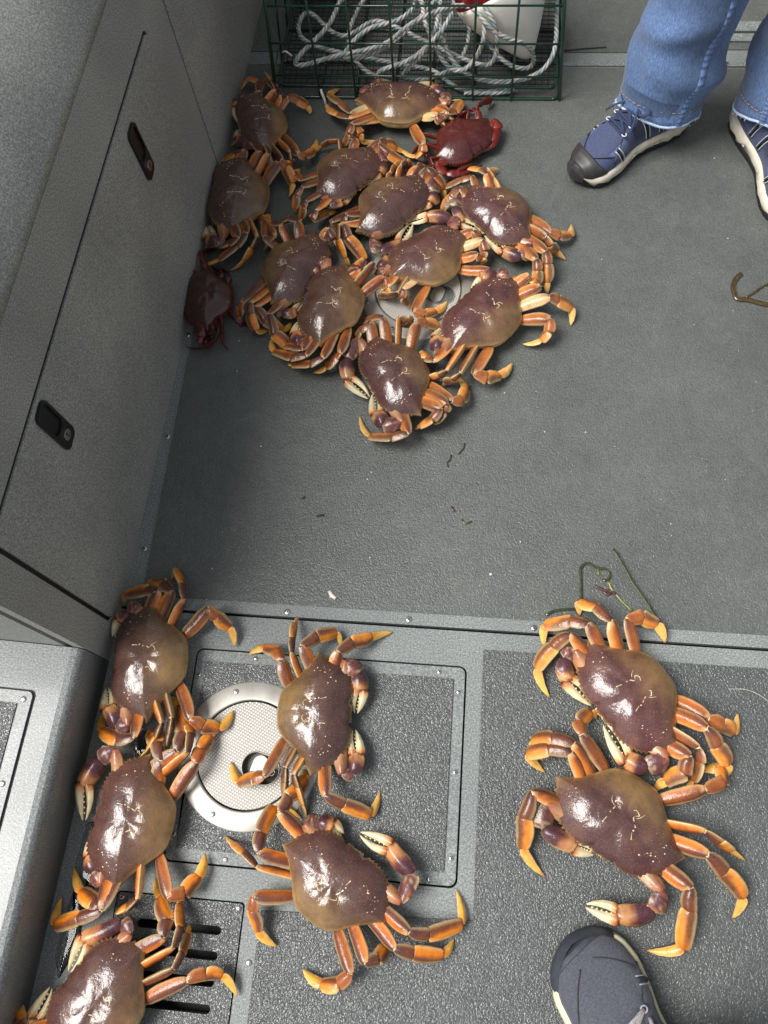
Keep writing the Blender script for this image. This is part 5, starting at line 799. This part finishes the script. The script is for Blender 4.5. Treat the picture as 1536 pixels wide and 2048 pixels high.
def make_shoe(parent, heel, toe, mirror, pal, name='shoe', wide=1.0, cap0=0.875, bump0=0.95):
    """trail shoe: lugged black outsole, pale sculpted midsole, fabric upper with rubber toe cap, overlays, eyelets and laces"""
    heel, toe = Vector(heel), Vector(toe); dv = toe - heel; L = dv.length; yaw = math.atan2(dv.y, dv.x) - math.pi / 2
    s = empty(name); s.parent = parent; s.location = (heel.x, heel.y, 0.0); s.rotation_euler = (0, 0, yaw)
    mx = -1 if mirror else 1
    cx = lambda t: mx * (0.004 - 0.012 * sstep(0.45, 1.0, t) + 0.006 * sstep(0.2, 0.5, t) * (1 - sstep(0.5, 0.8, t)))
    k = L / 0.30 * wide
    zsole = lambda t: 0.030 + 0.008 * sstep(0.45, 0.0, t) - 0.006 * sstep(0.7, 0.95, t) + 0.004 * sstep(0.9, 1.0, t)
    tsp = lambda t: 0.012 * sstep(0.86, 1.0, t) ** 2 + 0.005 * sstep(0.06, 0.0, t)
    # outline samples round the sole
    ts = [0.5 - 0.5 * math.cos(math.pi * i / 34) for i in range(35)]
    loop = [(t, 1) for t in ts] + [(t, -1) for t in reversed(ts[1:-1])]
    def edge(t, sgn, grow): return (cx(t) + sgn * (tab(WT, t) * 1.04 + (grow - 0.0045 * sstep(0.86, 0.95, t) if grow > 0 else grow))) * k
    rows = []
    base = [Vector(((cx(t) + sg * tab(WT, t) * 1.04) * k, t * L)) for t, sg in loop]; nl = len(base); nrm = []
    for i in range(nl):
        tg = base[(i + 2) % nl] - base[i - 2]; nn = Vector((tg.y, -tg.x)); nn.normalize()
        if nn.dot(base[i] - Vector((0, 0.5 * L))) < 0: nn = -nn
        nrm.append(nn)
    def row(grow, zf): return [Vector((*(base[i] + nrm[i] * (grow - (0.0045 * sstep(0.86, 0.95, t) if grow > 0 else 0))), zf(t, i))) for i, (t, sg) in enumerate(loop)]
    saw = lambda t, i: 0.011 + tsp(t) + 0.012 * (((t * 9.0) % 1.0) ** 1.3) * sstep(0.02, 0.1, t) + 0.004 * sstep(0.5, 0.36, abs(t - 0.42) * 3)
    v, f = loft([row(0.0008, lambda t, i: tsp(t)), row(0.0032, lambda t, i: 0.003 + tsp(t)), row(0.0030, lambda t, i: 0.015 + tsp(t)), row(-0.012, lambda t, i: 0.016 + tsp(t))])
    mesh_obj('outsole', v, f, pal['rubber'], s)
    v, f = loft([row(-0.003, lambda t, i: saw(t, i) + 0.001), row(0.0052, saw), row(0.0062, lambda t, i: 0.020 + tsp(t)), row(0.0030, lambda t, i: zsole(t) + 0.004), row(-0.004, lambda t, i: zsole(t) + 0.006), row(-0.02, lambda t, i: zsole(t))])
    mesh_obj('midsole', v, f, pal['mid'], s)
    br = []; bi = [i for i, (t, sg) in enumerate(loop) if t > bump0]
    for gr, zz in ((0.0020, 0.004), (0.0040, 0.010), (0.0046, 0.020), (0.0030, 0.030), (-0.0040, 0.037)):
        br.append([Vector((*(base[i] + nrm[i] * (gr * (0.3 + 0.7 * sstep(bump0, bump0 + 0.04, loop[i][0])) + 0.001)), (0.016 + (zz - 0.016) * sstep(bump0 - 0.02, bump0 + 0.05, loop[i][0])) + tsp(loop[i][0]))) for i in bi])
    v, f = loft(br, close_u=False, cap=False); mesh_obj('toe_bumper', v, f, pal['cap'], s)
    def S(t, phi, off=0.0):
        w, h = tab(WT, t) + 0.001, tab(HT, t); ca, sa = math.cos(phi), math.sin(phi)
        x = cx(t) + math.copysign(abs(ca) ** 0.72, ca) * (w + off); z = zsole(t) + (h + off) * abs(sa) ** 0.80 * (1 if sa >= 0 else 0)
        # instep ridge
        return Vector((x * k, t * L, z * k if False else z))
    def patch(name, t0, t1, p0, p1, off, mat, nt_=16, np_=14, shape=None):
        vv = []
        for i in range(nt_ + 1):
            for j in range(np_ + 1):
                a, b = i / nt_, j / np_
                if shape: a2, b2 = shape(a, b)
                else: a2, b2 = a, b
                vv.append(S(t0 + (t1 - t0) * a2, p0 + (p1 - p0) * b2, off * (0.15 if (i in (0, nt_) or j in (0, np_)) else 1.0)))
        ff = [[i * (np_ + 1) + j, i * (np_ + 1) + j + 1, (i + 1) * (np_ + 1) + j + 1, (i + 1) * (np_ + 1) + j] for i in range(nt_) for j in range(np_)]
        return mesh_obj(name, vv, ff, mat, s, cols=[(1, 1, 1, 1)] * len(vv))
    rings = [[S(t, math.pi * j / 20) for j in range(21)] for t in [0.0, 0.02, 0.05] + [0.09 + 0.90 * i / 30 for i in range(31)] + [0.998]]
    v, f = loft(rings, close_u=False, cap=False); mesh_obj('upper', v, f, pal['upper'], s, cols=[(1, 1, 1, 1)] * len(v))
    patch('toe_cap', cap0, 0.9985, -0.02, math.pi + 0.02, 0.0022, pal['cap'], shape=lambda a, b: (a + (1 - a) * (-0.75) * abs(2 * b - 1) ** 2.5, b))
    for sg in (0, 1):
        P = lambda p: p if sg == 0 else math.pi - p
        patch('overlay', 0.44, 0.56, P(0.25), P(1.05), 0.0016, pal['over'], 8, 8, shape=lambda a, b: (a + 0.4 * b - 0.2, b))
        patch('overlay', 0.60, 0.74, P(0.30), P(0.95), 0.0016, pal['over2'], 8, 8, shape=lambda a, b: (a + 0.3 * b, b))
        patch('overlay', 0.20, 0.34, P(0.15), P(0.8), 0.0016, pal['over2'], 8, 8, shape=lambda a, b: (a - 0.3 * b, b))
        for t0 in (0.405, 0.655, 0.30):
            for dt, mt in ((0.0, pal['pipe']), (0.016, pal['stripe']), (0.032, pal['pipe'])):
                strap([S(t0 + dt + 0.05 * u_, P(0.12 + 0.75 * u_), 0.0022) for u_ in (0, 0.33, 0.66, 1)], 0.0009 if mt is pal['pipe'] else 0.0032, 0.0008, mt, 'stripe', s)
    # stitched panel lines across the vamp
    for sg in (0, 1):
        P = lambda p: p if sg == 0 else math.pi - p
        strap([S(0.90 - 0.02 * u_ ** 2 - 0.16 * u_, P(1.45 - 0.95 * u_), 0.0012) for u_ in (0, 0.25, 0.5, 0.75, 1)], 0.0008, 0.0006, pal['stripe'], 'panel_seam', s)
        strap([S(0.66 + 0.10 * u_, P(1.05 - 0.75 * u_), 0.0012) for u_ in (0, 0.25, 0.5, 0.75, 1)], 0.0008, 0.0006, pal['stripe'], 'panel_seam', s)
    # tongue and laces
    patch('tongue', 0.36, 0.66, 1.22, math.pi - 1.22, 0.0024, pal['over'], 12, 8)
    eyes = []
    for i, t in enumerate((0.640, 0.575, 0.505, 0.435)):
        for sg in (0, 1):
            p = S(t, 1.12 if sg == 0 else math.pi - 1.12, 0.0030); eyes.append(p)
            ringp = [p + Vector((0.0042 * math.cos(a), 0.0042 * math.sin(a), 0.0006)) for a in [2 * math.pi * q / 10 for q in range(11)]]
            tube('eyelet', ringp, 0.0012, pal['pipe'], s, straight=True, sides=6)
    for i in range(4):
        a, b = eyes[2 * i], eyes[2 * i + 1]; m_ = (a + b) / 2 + Vector((0, 0, 0.006))
        tube('lace', [a, a.lerp(m_, 0.5) + Vector((0, 0, 0.003)), m_, b.lerp(m_, 0.5) + Vector((0, 0, 0.003)), b], 0.0031, pal['lace'], s, flat=0.55)
        if i < 3:
            c2, d2 = eyes[2 * i + 2], eyes[2 * i + 3]
            for p, q in ((a, d2), (b, c2)):
                tube('lace', [p, (p + q) / 2 + Vector((0, 0, 0.0085)), q], 0.0030, pal['lace'], s, flat=0.55)
    top = (eyes[6] + eyes[7]) / 2 + Vector((0, 0, 0.010))
    for sg, bx in ((1, 0.034), (-1, 0.030)):
        tube('lace', [top, top + Vector((sg * bx * 0.6, 0.004, 0.008)), top + Vector((sg * bx * 1.2, 0.012, 0.000)), top + Vector((sg * bx * 0.8, 0.024, -0.006)), top + Vector((sg * 0.004, 0.004, 0.001))], 0.0028, pal['lace'], s, flat=0.6)
        tube('lace', [top, top + Vector((sg * 0.014, 0.020, -0.002)), top + Vector((sg * 0.030, 0.040, -0.014)), top + Vector((sg * 0.038, 0.052, -0.026))], 0.0026, pal['lace'], s, flat=0.6)
    return s
def jeans_leg(parent, path, seed, seam_phi, hem_z=0.05):
    """path: list of (centre, radius across, radius fore-aft); the hem breaks over the shoe"""
    rng = random.Random(seed); n = 44; rings = []; cols = []; pts = spline([p[0] for p in path], 0.012); m = len(pts)
    def rad(u, kx):
        q = u * (len(path) - 1); i = min(len(path) - 2, int(q)); return path[i][kx] + (path[i + 1][kx] - path[i][kx]) * (q - i)
    for i, p in enumerate(pts):
        u = i / (m - 1); rx, ry = rad(u, 1), rad(u, 2); ring_ = []; u = u * (pts[-1].z - pts[0].z) / 0.66
        for j in range(n):
            a = 2 * math.pi * j / n
            fold = 0.0
            for q, (fz, fa, fs, fw, amp) in enumerate(((0.10, 0.6, 1.6, 0.10, 0.012), (0.20, 2.0, -1.2, 0.09, 0.010), (0.30, 4.2, 1.3, 0.08, 0.009), (0.16, 5.2, -1.0, 0.08, 0.010), (0.42, 1.2, 1.0, 0.10, 0.010), (0.55, 3.0, -1.2, 0.1, 0.008))):
                da = math.sin((a - fa) / 2); fold += 1.35 * amp * math.exp(-((u - fz - 0.06 * fs * da) / (fw * 0.45)) ** 2) * max(0, math.cos(a - fa)) ** 0.8
            fold += 0.0045 * noise.noise(Vector((math.cos(a) * 2.2, math.sin(a) * 2.2, u * 9 + seed))) + 0.002 * noise.noise(Vector((math.cos(a) * 6, math.sin(a) * 6, u * 20 + seed)))
            hemw = 0.006 * math.sin(3 * a + seed) * max(0, 1 - u * 12)
            ring_.append(Vector((p.x + math.cos(a) * (rx + fold), p.y + math.sin(a) * (ry + fold), p.z + hemw + (0.030 * max(0, -math.sin(a + 0.45)) * max(0, 1 - u * 6)))))
            fade = 0.88 + 0.55 * noise.noise(Vector((math.cos(a) * 1.4, math.sin(a) * 1.4, u * 3 + seed))) + 4.0 * fold
            if u < 0.045: fade *= 1.18
            if 0.045 <= u < 0.062: fade *= 0.72
            cols.append((fade, fade, fade, 1))
        rings.append(ring_)
    inner = [[q * 1.0 + (pts[0] - q) * 0.06 + Vector((0, 0, 0.05)) for q in rings[0]], [q + (Vector((pts[0].x, pts[0].y, q.z)) - q) * 0.03 for q in rings[0]]]
    v, f = loft(inner + rings, cap=False); f.append([len(v) - n + j for j in range(n)]); o = mesh_obj('trouser_leg', v, f, M['denim'], parent, cols=[(0.5, 0.5, 0.5, 1)] * (2 * n) + cols)
    # frayed hem edge
    hem = rings[0] + [rings[0][0]]
    tube('hem_edge', hem, 0.0028, M['denim_edge'], o, straight=True, sides=6)
    for q in range(34):
        j = rng.randrange(n); p = rings[0][j]; dr = (p - pts[0]); dr.z = 0; dr.normalize()
        tube('frayed_thread', [p, p + dr * rng.uniform(0.001, 0.005) + Vector((rng.uniform(-.004, .004), rng.uniform(-.004, .004), -rng.uniform(0.001, 0.008)))], 0.0005, M['denim_edge'], o, straight=True, sides=4)
    for u in (0.042,):
        i = int(u * 0.66 / (pts[-1].z - pts[0].z) * (m - 1)) + 1
        for j in range(0, n):
            a_, b_ = rings[i][j], rings[i][(j + 1) % n]; dr = (a_ - pts[i]); dr.z = 0; dr = dr.normalized() * 0.0006
            tube('hem_stitch', [a_.lerp(b_, 0.1) + dr, a_.lerp(b_, 0.75) + dr], 0.0008, M['stitch'], o, straight=True, sides=4)
    # outer side seam: puckered double-felled strip
    js = int(seam_phi / (2 * math.pi) * n) % n; sp = []
    for i in range(0, m): 
        q = rings[i][js]; dr = (q - pts[i]); dr.z = 0; sp.append((q, dr.normalized(), (rings[i][(js + 1) % n] - q).normalized()))
    v, f, c = [], [], []; dense = []
    for i in range(len(sp) - 1):
        for k_ in range(3): dense.append(tuple(sp[i][q].lerp(sp[i + 1][q], k_ / 3) for q in range(3)))
    for i, (q, dr, tg) in enumerate(dense):
        h = 0.0018 + 0.0010 * math.sin(i * 2.1); col = (1.25, 1.22, 1.2, 1) if i % 3 else (0.5, 0.5, 0.55, 1)
        v += [q - tg * 0.0065 - dr * 0.001, q - tg * 0.005 + dr * h, q + tg * 0.005 + dr * h, q + tg * 0.0065 - dr * 0.001]; c += [col] * 4
    f = [[i * 4 + k_, i * 4 + k_ + 1, i * 4 + 5 + k_, i * 4 + 4 + k_] for i in range(len(dense) - 1) for k_ in range(3)]
    mesh_obj('side_seam', v, f, M['denim'], o, cols=c)
    return o
NAVY = dict(rubber=plain('black_rubber', lin(26, 26, 28), 0.6, 0, 200, 0.3, 0.2), mid=plain('bone_foam', lin(206, 198, 180), 0.55, 0, 60, 0.1, 0.1), upper=fabric('navy_mesh', lin(44, 52, 82), lin(74, 84, 118), 500.0, 0.75, 0.5),
            cap=plain('grey_rubber_toe', lin(52, 50, 50), 0.42, 0, 90, 0.25, 0.15), over=fabric('dark_navy_mesh', lin(26, 32, 54), lin(46, 54, 82), 700.0, 0.8, 0.5), over2=fabric('slate_synthetic', lin(66, 76, 112), lin(92, 102, 136), 300.0, 0.55, 0.2),
            pipe=plain('reflective_piping', lin(206, 208, 214), 0.35), stripe=plain('black_webbing', lin(20, 20, 22), 0.7), lace=plain('navy_lace', lin(40, 54, 84), 0.8, 0, 500, 0.3, 0.3))
GREY = dict(rubber=NAVY['rubber'], mid=plain('yellowed_foam', lin(206, 204, 170), 0.55, 0, 60, 0.1, 0.1), upper=fabric('charcoal_suede', lin(58, 60, 68), lin(86, 88, 98), 400.0, 0.85, 0.5),
            cap=plain('dark_toe_rubber', lin(50, 54, 63), 0.6, 0, 90, 0.25, 0.15), over=fabric('charcoal_mesh', lin(50, 56, 66), lin(76, 84, 96), 800.0, 0.8, 0.6), over2=fabric('grey_synthetic', lin(56, 58, 66), lin(78, 80, 90), 300.0, 0.7, 0.2),
            pipe=plain('grey_thread', lin(150, 150, 156), 0.6), stripe=plain('charcoal_webbing', lin(46, 48, 54), 0.7), lace=plain('grey_flecked_lace', lin(150, 146, 146), 0.8, 0, 900, 0.5, 0.4))
V3 = Vector
p1 = empty('person', (0.42, 1.38, 0)); tag(p1, 'person in blue jeans and navy trail shoes standing at the upper right', 'person')
def rel(o): return lambda x, y, z: V3((x - o.location.x, y - o.location.y, z))
q = rel(p1)
make_shoe(p1, q(0.418, 1.392, 0), q(0.188, 1.232, 0), False, NAVY)
make_shoe(p1, q(0.530, 1.408, 0), q(0.628, 1.122, 0), True, NAVY)
jeans_leg(p1, [(q(0.352, 1.362, 0.060), 0.082, 0.072), (q(0.356, 1.368, 0.12), 0.080, 0.074), (q(0.366, 1.378, 0.20), 0.080, 0.078), (q(0.380, 1.390, 0.32), 0.082, 0.084), (q(0.396, 1.388, 0.48), 0.080, 0.086), (q(0.410, 1.392, 0.66), 0.090, 0.096), (q(0.424, 1.400, 0.86), 0.102, 0.108)], 3, math.radians(-66))
jeans_leg(p1, [(q(0.576, 1.352, 0.060), 0.078, 0.078), (q(0.576, 1.358, 0.12), 0.078, 0.078), (q(0.578, 1.368, 0.20), 0.080, 0.080), (q(0.586, 1.380, 0.32), 0.084, 0.086), (q(0.580, 1.384, 0.48), 0.082, 0.086), (q(0.570, 1.392, 0.66), 0.090, 0.096), (q(0.556, 1.400, 0.86), 0.102, 0.108)], 8, math.radians(-128))
p2 = empty('person', (0.37, -0.36, 0)); tag(p2, 'person in a charcoal lace-up shoe at the bottom edge of the deck', 'person')
q2 = rel(p2)
make_shoe(p2, q2(0.388, -0.352, 0), q2(0.178, -0.136, 0), True, GREY, wide=1.22, cap0=0.945, bump0=0.85)
jeans_leg(p2, [(q2(0.366, -0.288, 0.085), 0.070, 0.080), (q2(0.366, -0.295, 0.15), 0.070, 0.078), (q2(0.358, -0.320, 0.25), 0.070, 0.078), (q2(0.360, -0.335, 0.38), 0.072, 0.080), (q2(0.362, -0.345, 0.60), 0.084, 0.092), (q2(0.362, -0.355, 0.84), 0.098, 0.104)], 14, math.radians(20))
SMALL = {"weed1":[[0.1519,0.3335,0.006],[0.1647,0.3414,0.006],[0.1835,0.3457,0.006],[0.1996,0.3472,0.006],[0.209,0.3499,0.006],[0.2084,0.3654,0.006],[0.2085,0.3839,0.006],[0.2077,0.4039,0.006],[0.208,0.417,0.006],[0.2135,0.4239,0.006],[0.2217,0.4258,0.006],[0.2299,0.4212,0.006],[0.2367,0.4188,0.006],[0.2476,0.418,0.006],[0.2543,0.4126,0.006],[0.2555,0.4055,0.006],[0.2514,0.3995,0.006],[0.2432,0.3989,0.006]],"weed1b":[[0.2364,0.4172,0.004],[0.2376,0.4064,0.004]],"weed2":[[0.2524,0.3987,0.004],[0.2582,0.3847,0.004],[0.2648,0.3766,0.004],[0.2727,0.3672,0.004],[0.2831,0.3567,0.004],[0.2896,0.3501,0.004]],"weed2b":[[0.2313,0.388,0.004],[0.2461,0.3825,0.004],[0.2582,0.3805,0.004],[0.2648,0.3766,0.004]],"weed2c":[[0.2447,0.381,0.004],[0.2513,0.3743,0.004],[0.2581,0.3798,0.004]],"weed3":[[0.2606,0.4512,0.012],[0.2685,0.4377,0.012],[0.2776,0.4209,0.012],[0.2853,0.4055,0.012],[0.293,0.3918,0.012],[0.3058,0.3728,0.012],[0.3158,0.3567,0.012],[0.3233,0.3434,0.012],[0.3282,0.3341,0.012],[0.3265,0.3258,0.012],[0.3212,0.3234,0.012]],"kelp":[[0.5073,1.0129,0.004],[0.4993,1.0046,0.004],[0.4941,0.9952,0.004],[0.4905,0.9837,0.004],[0.4915,0.9713,0.004],[0.495,0.9568,0.004],[0.5059,0.956,0.004],[0.5184,0.9543,0.004],[0.5334,0.9492,0.004],[0.5499,0.9454,0.004],[0.5645,0.9437,0.004]],"kelpb":[[0.5117,0.9607,0.004],[0.526,0.9703,0.004],[0.5407,0.9832,0.004],[0.5538,0.9916,0.004],[0.5694,1.0001,0.004]],"worm":[[-0.0144,0.6116,0.004],[-0.0151,0.6027,0.004],[-0.0204,0.5962,0.004],[-0.0181,0.5876,0.004]],"worm2":[[0.0084,0.6356,0.004],[0.0066,0.6253,0.004],[-0.002,0.6135,0.004]],"bitA":[[-0.2692,0.5145,0.004],[-0.2626,0.5174,0.004]],"bitB":[[-0.2393,0.4835,0.004],[-0.226,0.4862,0.004]],"bitC":[[-0.0082,0.5147,0.004],[-0.0033,0.5042,0.004]],"bitD":[[0.0106,0.492,0.004],[0.0165,0.484,0.004],[0.0272,0.4894,0.004]],"bitE":[[-0.0574,0.5693,0.004],[-0.0542,0.5715,0.004]],"shard":[[-0.2026,0.3523,0.004],[-0.1987,0.3458,0.004],[-0.1904,0.3397,0.004]],"bitF":[[0.0601,0.397,0.004],[0.0643,0.3984,0.004]],"hair":[[0.4327,0.2365,0.003],[0.4566,0.2375,0.003],[0.4748,0.2319,0.003],[0.4923,0.2204,0.003]],"stick":[[0.1784,1.5863,0.004],[0.2231,1.5925,0.004],[0.2677,1.5971,0.004]]}
# ------------------------------------------------------------------ eelgrass, kelp and small litter on the deck
M['eelgrass'] = plain('eelgrass', lin(52, 62, 26), 0.25, 0, 120, 0.4, 0.1, 0.6)
M['eelgrass_y'] = plain('eelgrass_young', lin(112, 116, 44), 0.3, 0, 120, 0.3, 0.1, 0.5)
M['rootstock'] = plain('brown_rootstock', lin(78, 50, 42), 0.4, 0, 300, 0.4, 0.3, 0.4)
M['kelp'] = plain('kelp_brown', lin(66, 52, 20), 0.22, 0, 160, 0.4, 0.15, 0.7)
M['bit'] = plain('dark_litter', lin(52, 44, 30), 0.6)
M['shellbit'] = plain('shell_white', lin(226, 208, 200), 0.3, 0, 0, 0, 0, 0.4)
M['hairline'] = plain('pale_filament', lin(190, 188, 182), 0.4)
def strand_thing(name, label, cat, main, r, mat, flat=0.35, group=None, extra=()):
    p0 = Vector(main[0]); o = empty(name, (p0.x, p0.y, 0)); tag(o, label, cat, group); b = Vector((p0.x, p0.y, 0))
    tube('blade', [Vector(p) - b for p in main], r, mat, o, step=0.004, flat=flat)
    for nm, pts, rr, mm in extra: tube(nm, [Vector(p) - b for p in pts], rr, mm, o, step=0.003, flat=0.6)
    return o
strand_thing('eelgrass_strand', 'hooked green eelgrass strand lying over the legs of the purple crab', 'seaweed', SMALL['weed1'], 0.0021, M['eelgrass'], 0.18, extra=[('side_shoot', SMALL['weed1b'], 0.0016, M['eelgrass_y'])])
strand_thing('eelgrass_strand', 'short eelgrass sprig with a brown rootstock beside the hooked strand', 'seaweed', SMALL['weed2'], 0.0018, M['eelgrass_y'], extra=[('rootstock', SMALL['weed2b'], 0.0024, M['rootstock']), ('rootstock', SMALL['weed2c'], 0.0022, M['rootstock'])])
strand_thing('eelgrass_strand', 'long straight dark eelgrass blade ending on a crab toe', 'seaweed', SMALL['weed3'], 0.0020, M['eelgrass'], 0.18)
strand_thing('kelp_piece', 'brown kelp stalk on the floor at the right picture edge', 'seaweed', SMALL['kelp'], 0.0050, M['kelp'], flat=0.6, extra=[('side_branch', SMALL['kelpb'], 0.0022, M['kelp'])])
strand_thing('filament', 'fine pale hair curved on the deck right of the purple crab', 'hair', SMALL['hair'], 0.00045, M['hairline'], 1.0)
strand_thing('twig', 'thin black twig sticking out behind the wire pot', 'twig', SMALL['stick'], 0.0013, M['bit'], 1.0)
strand_thing('seaweed_scrap', 'thin dark thread of weed on the open floor below the pile', 'seaweed', SMALL['worm'], 0.0012, M['bit'], 0.6)
strand_thing('seaweed_scrap', 'second dark weed thread, farther from the camera than its twin', 'seaweed', SMALL['worm2'], 0.0011, M['bit'], 0.6)
strand_thing('seaweed_scrap', 'tiny forked brown weed scrap in the middle of the open floor', 'seaweed', SMALL['bitD'], 0.0014, M['kelp'], 0.5)
strand_thing('seaweed_scrap', 'tiny brown scrap just behind the forked one', 'seaweed', SMALL['bitC'], 0.0016, M['kelp'], 0.5)
strand_thing('seaweed_scrap', 'small dark scrap on the floor halfway between wall and deck middle', 'seaweed', SMALL['bitB'], 0.0016, M['bit'], 0.5)
strand_thing('seaweed_scrap', 'smallest dark speck of weed nearest the locker wall', 'seaweed', SMALL['bitA'], 0.0014, M['bit'], 0.5)
strand_thing('shell_fragment', 'curled white shell fragment near the floor seam', 'shell', SMALL['shard'], 0.0032, M['shellbit'], 0.4)
strand_thing('shell_fragment', 'tiny white shell chip on the open floor right of middle', 'shell', SMALL['bitF'], 0.0022, M['shellbit'], 0.6)
# water lying beside the step box
def water_mat():
    m, nt, b = new_mat('standing_water'); b.inputs['Base Color'].default_value = (0.9, 0.95, 0.95, 1); b.inputs['Roughness'].default_value = 0.02
    b.inputs['Transmission Weight'].default_value = 1.0; b.inputs['IOR'].default_value = 1.33
    n = nd(nt, 'ShaderNodeTexNoise', Scale=40.0, Detail=2.0); nt.links.new(coords(nt), n.inputs['Vector']); bump(nt, b, n.outputs['Fac'], 0.12, 0.002); return m
M['water'] = water_mat()
def puddle(cx, cy, rx, ry, rot, seed):
    n = 40; rings = []
    for s, z in ((1.0, 0.0002), (0.97, 0.0012), (0.85, 0.0020), (0.5, 0.0023), (0.1, 0.0023)):
        rg = []
        for i in range(n):
            a = 2 * math.pi * i / n; w = 1 + 0.38 * noise.noise(Vector((math.cos(a) * 1.6, math.sin(a) * 1.6, seed)))
            x, y = rx * s * w * math.cos(a), ry * s * w * math.sin(a); rg.append(Vector((cx + x * math.cos(rot) - y * math.sin(rot), cy + x * math.sin(rot) + y * math.cos(rot), z)))
        rings.append(rg)
    v, f = loft(rings); return tag(mesh_obj('puddle_water', v, f, M['water']), kind='structure')
puddle(-0.522, -0.100, 0.020, 0.060, 0.05, 2.0)
puddle(-0.530, -0.185, 0.016, 0.055, -0.06, 5.0)
puddle(-0.478, 0.085, 0.014, 0.03, 0.4, 9.0)
# scattered grit and shell crumbs, too fine to count
v, f = [], []
for _ in range(150):
    x, y = rnd.uniform(-0.45, 0.8), rnd.uniform(-0.25, 1.45); r = rnd.choice((0.0005, 0.0006, 0.0008, 0.0013)); b0 = len(v); z = 0.0024
    for k in range(5): a = 2 * math.pi * k / 5; v.append((x + r * math.cos(a) * rnd.uniform(0.6, 1.3), y + r * math.sin(a) * rnd.uniform(0.6, 1.3), z))
    v.append((x, y, z + r * 0.8)); f += [[b0 + k, b0 + (k + 1) % 5, b0 + 5] for k in range(5)]
tag(mesh_obj('shell_grit', v, f, M['shellbit']), 'pale shell grit scattered over the deck', kind='stuff')
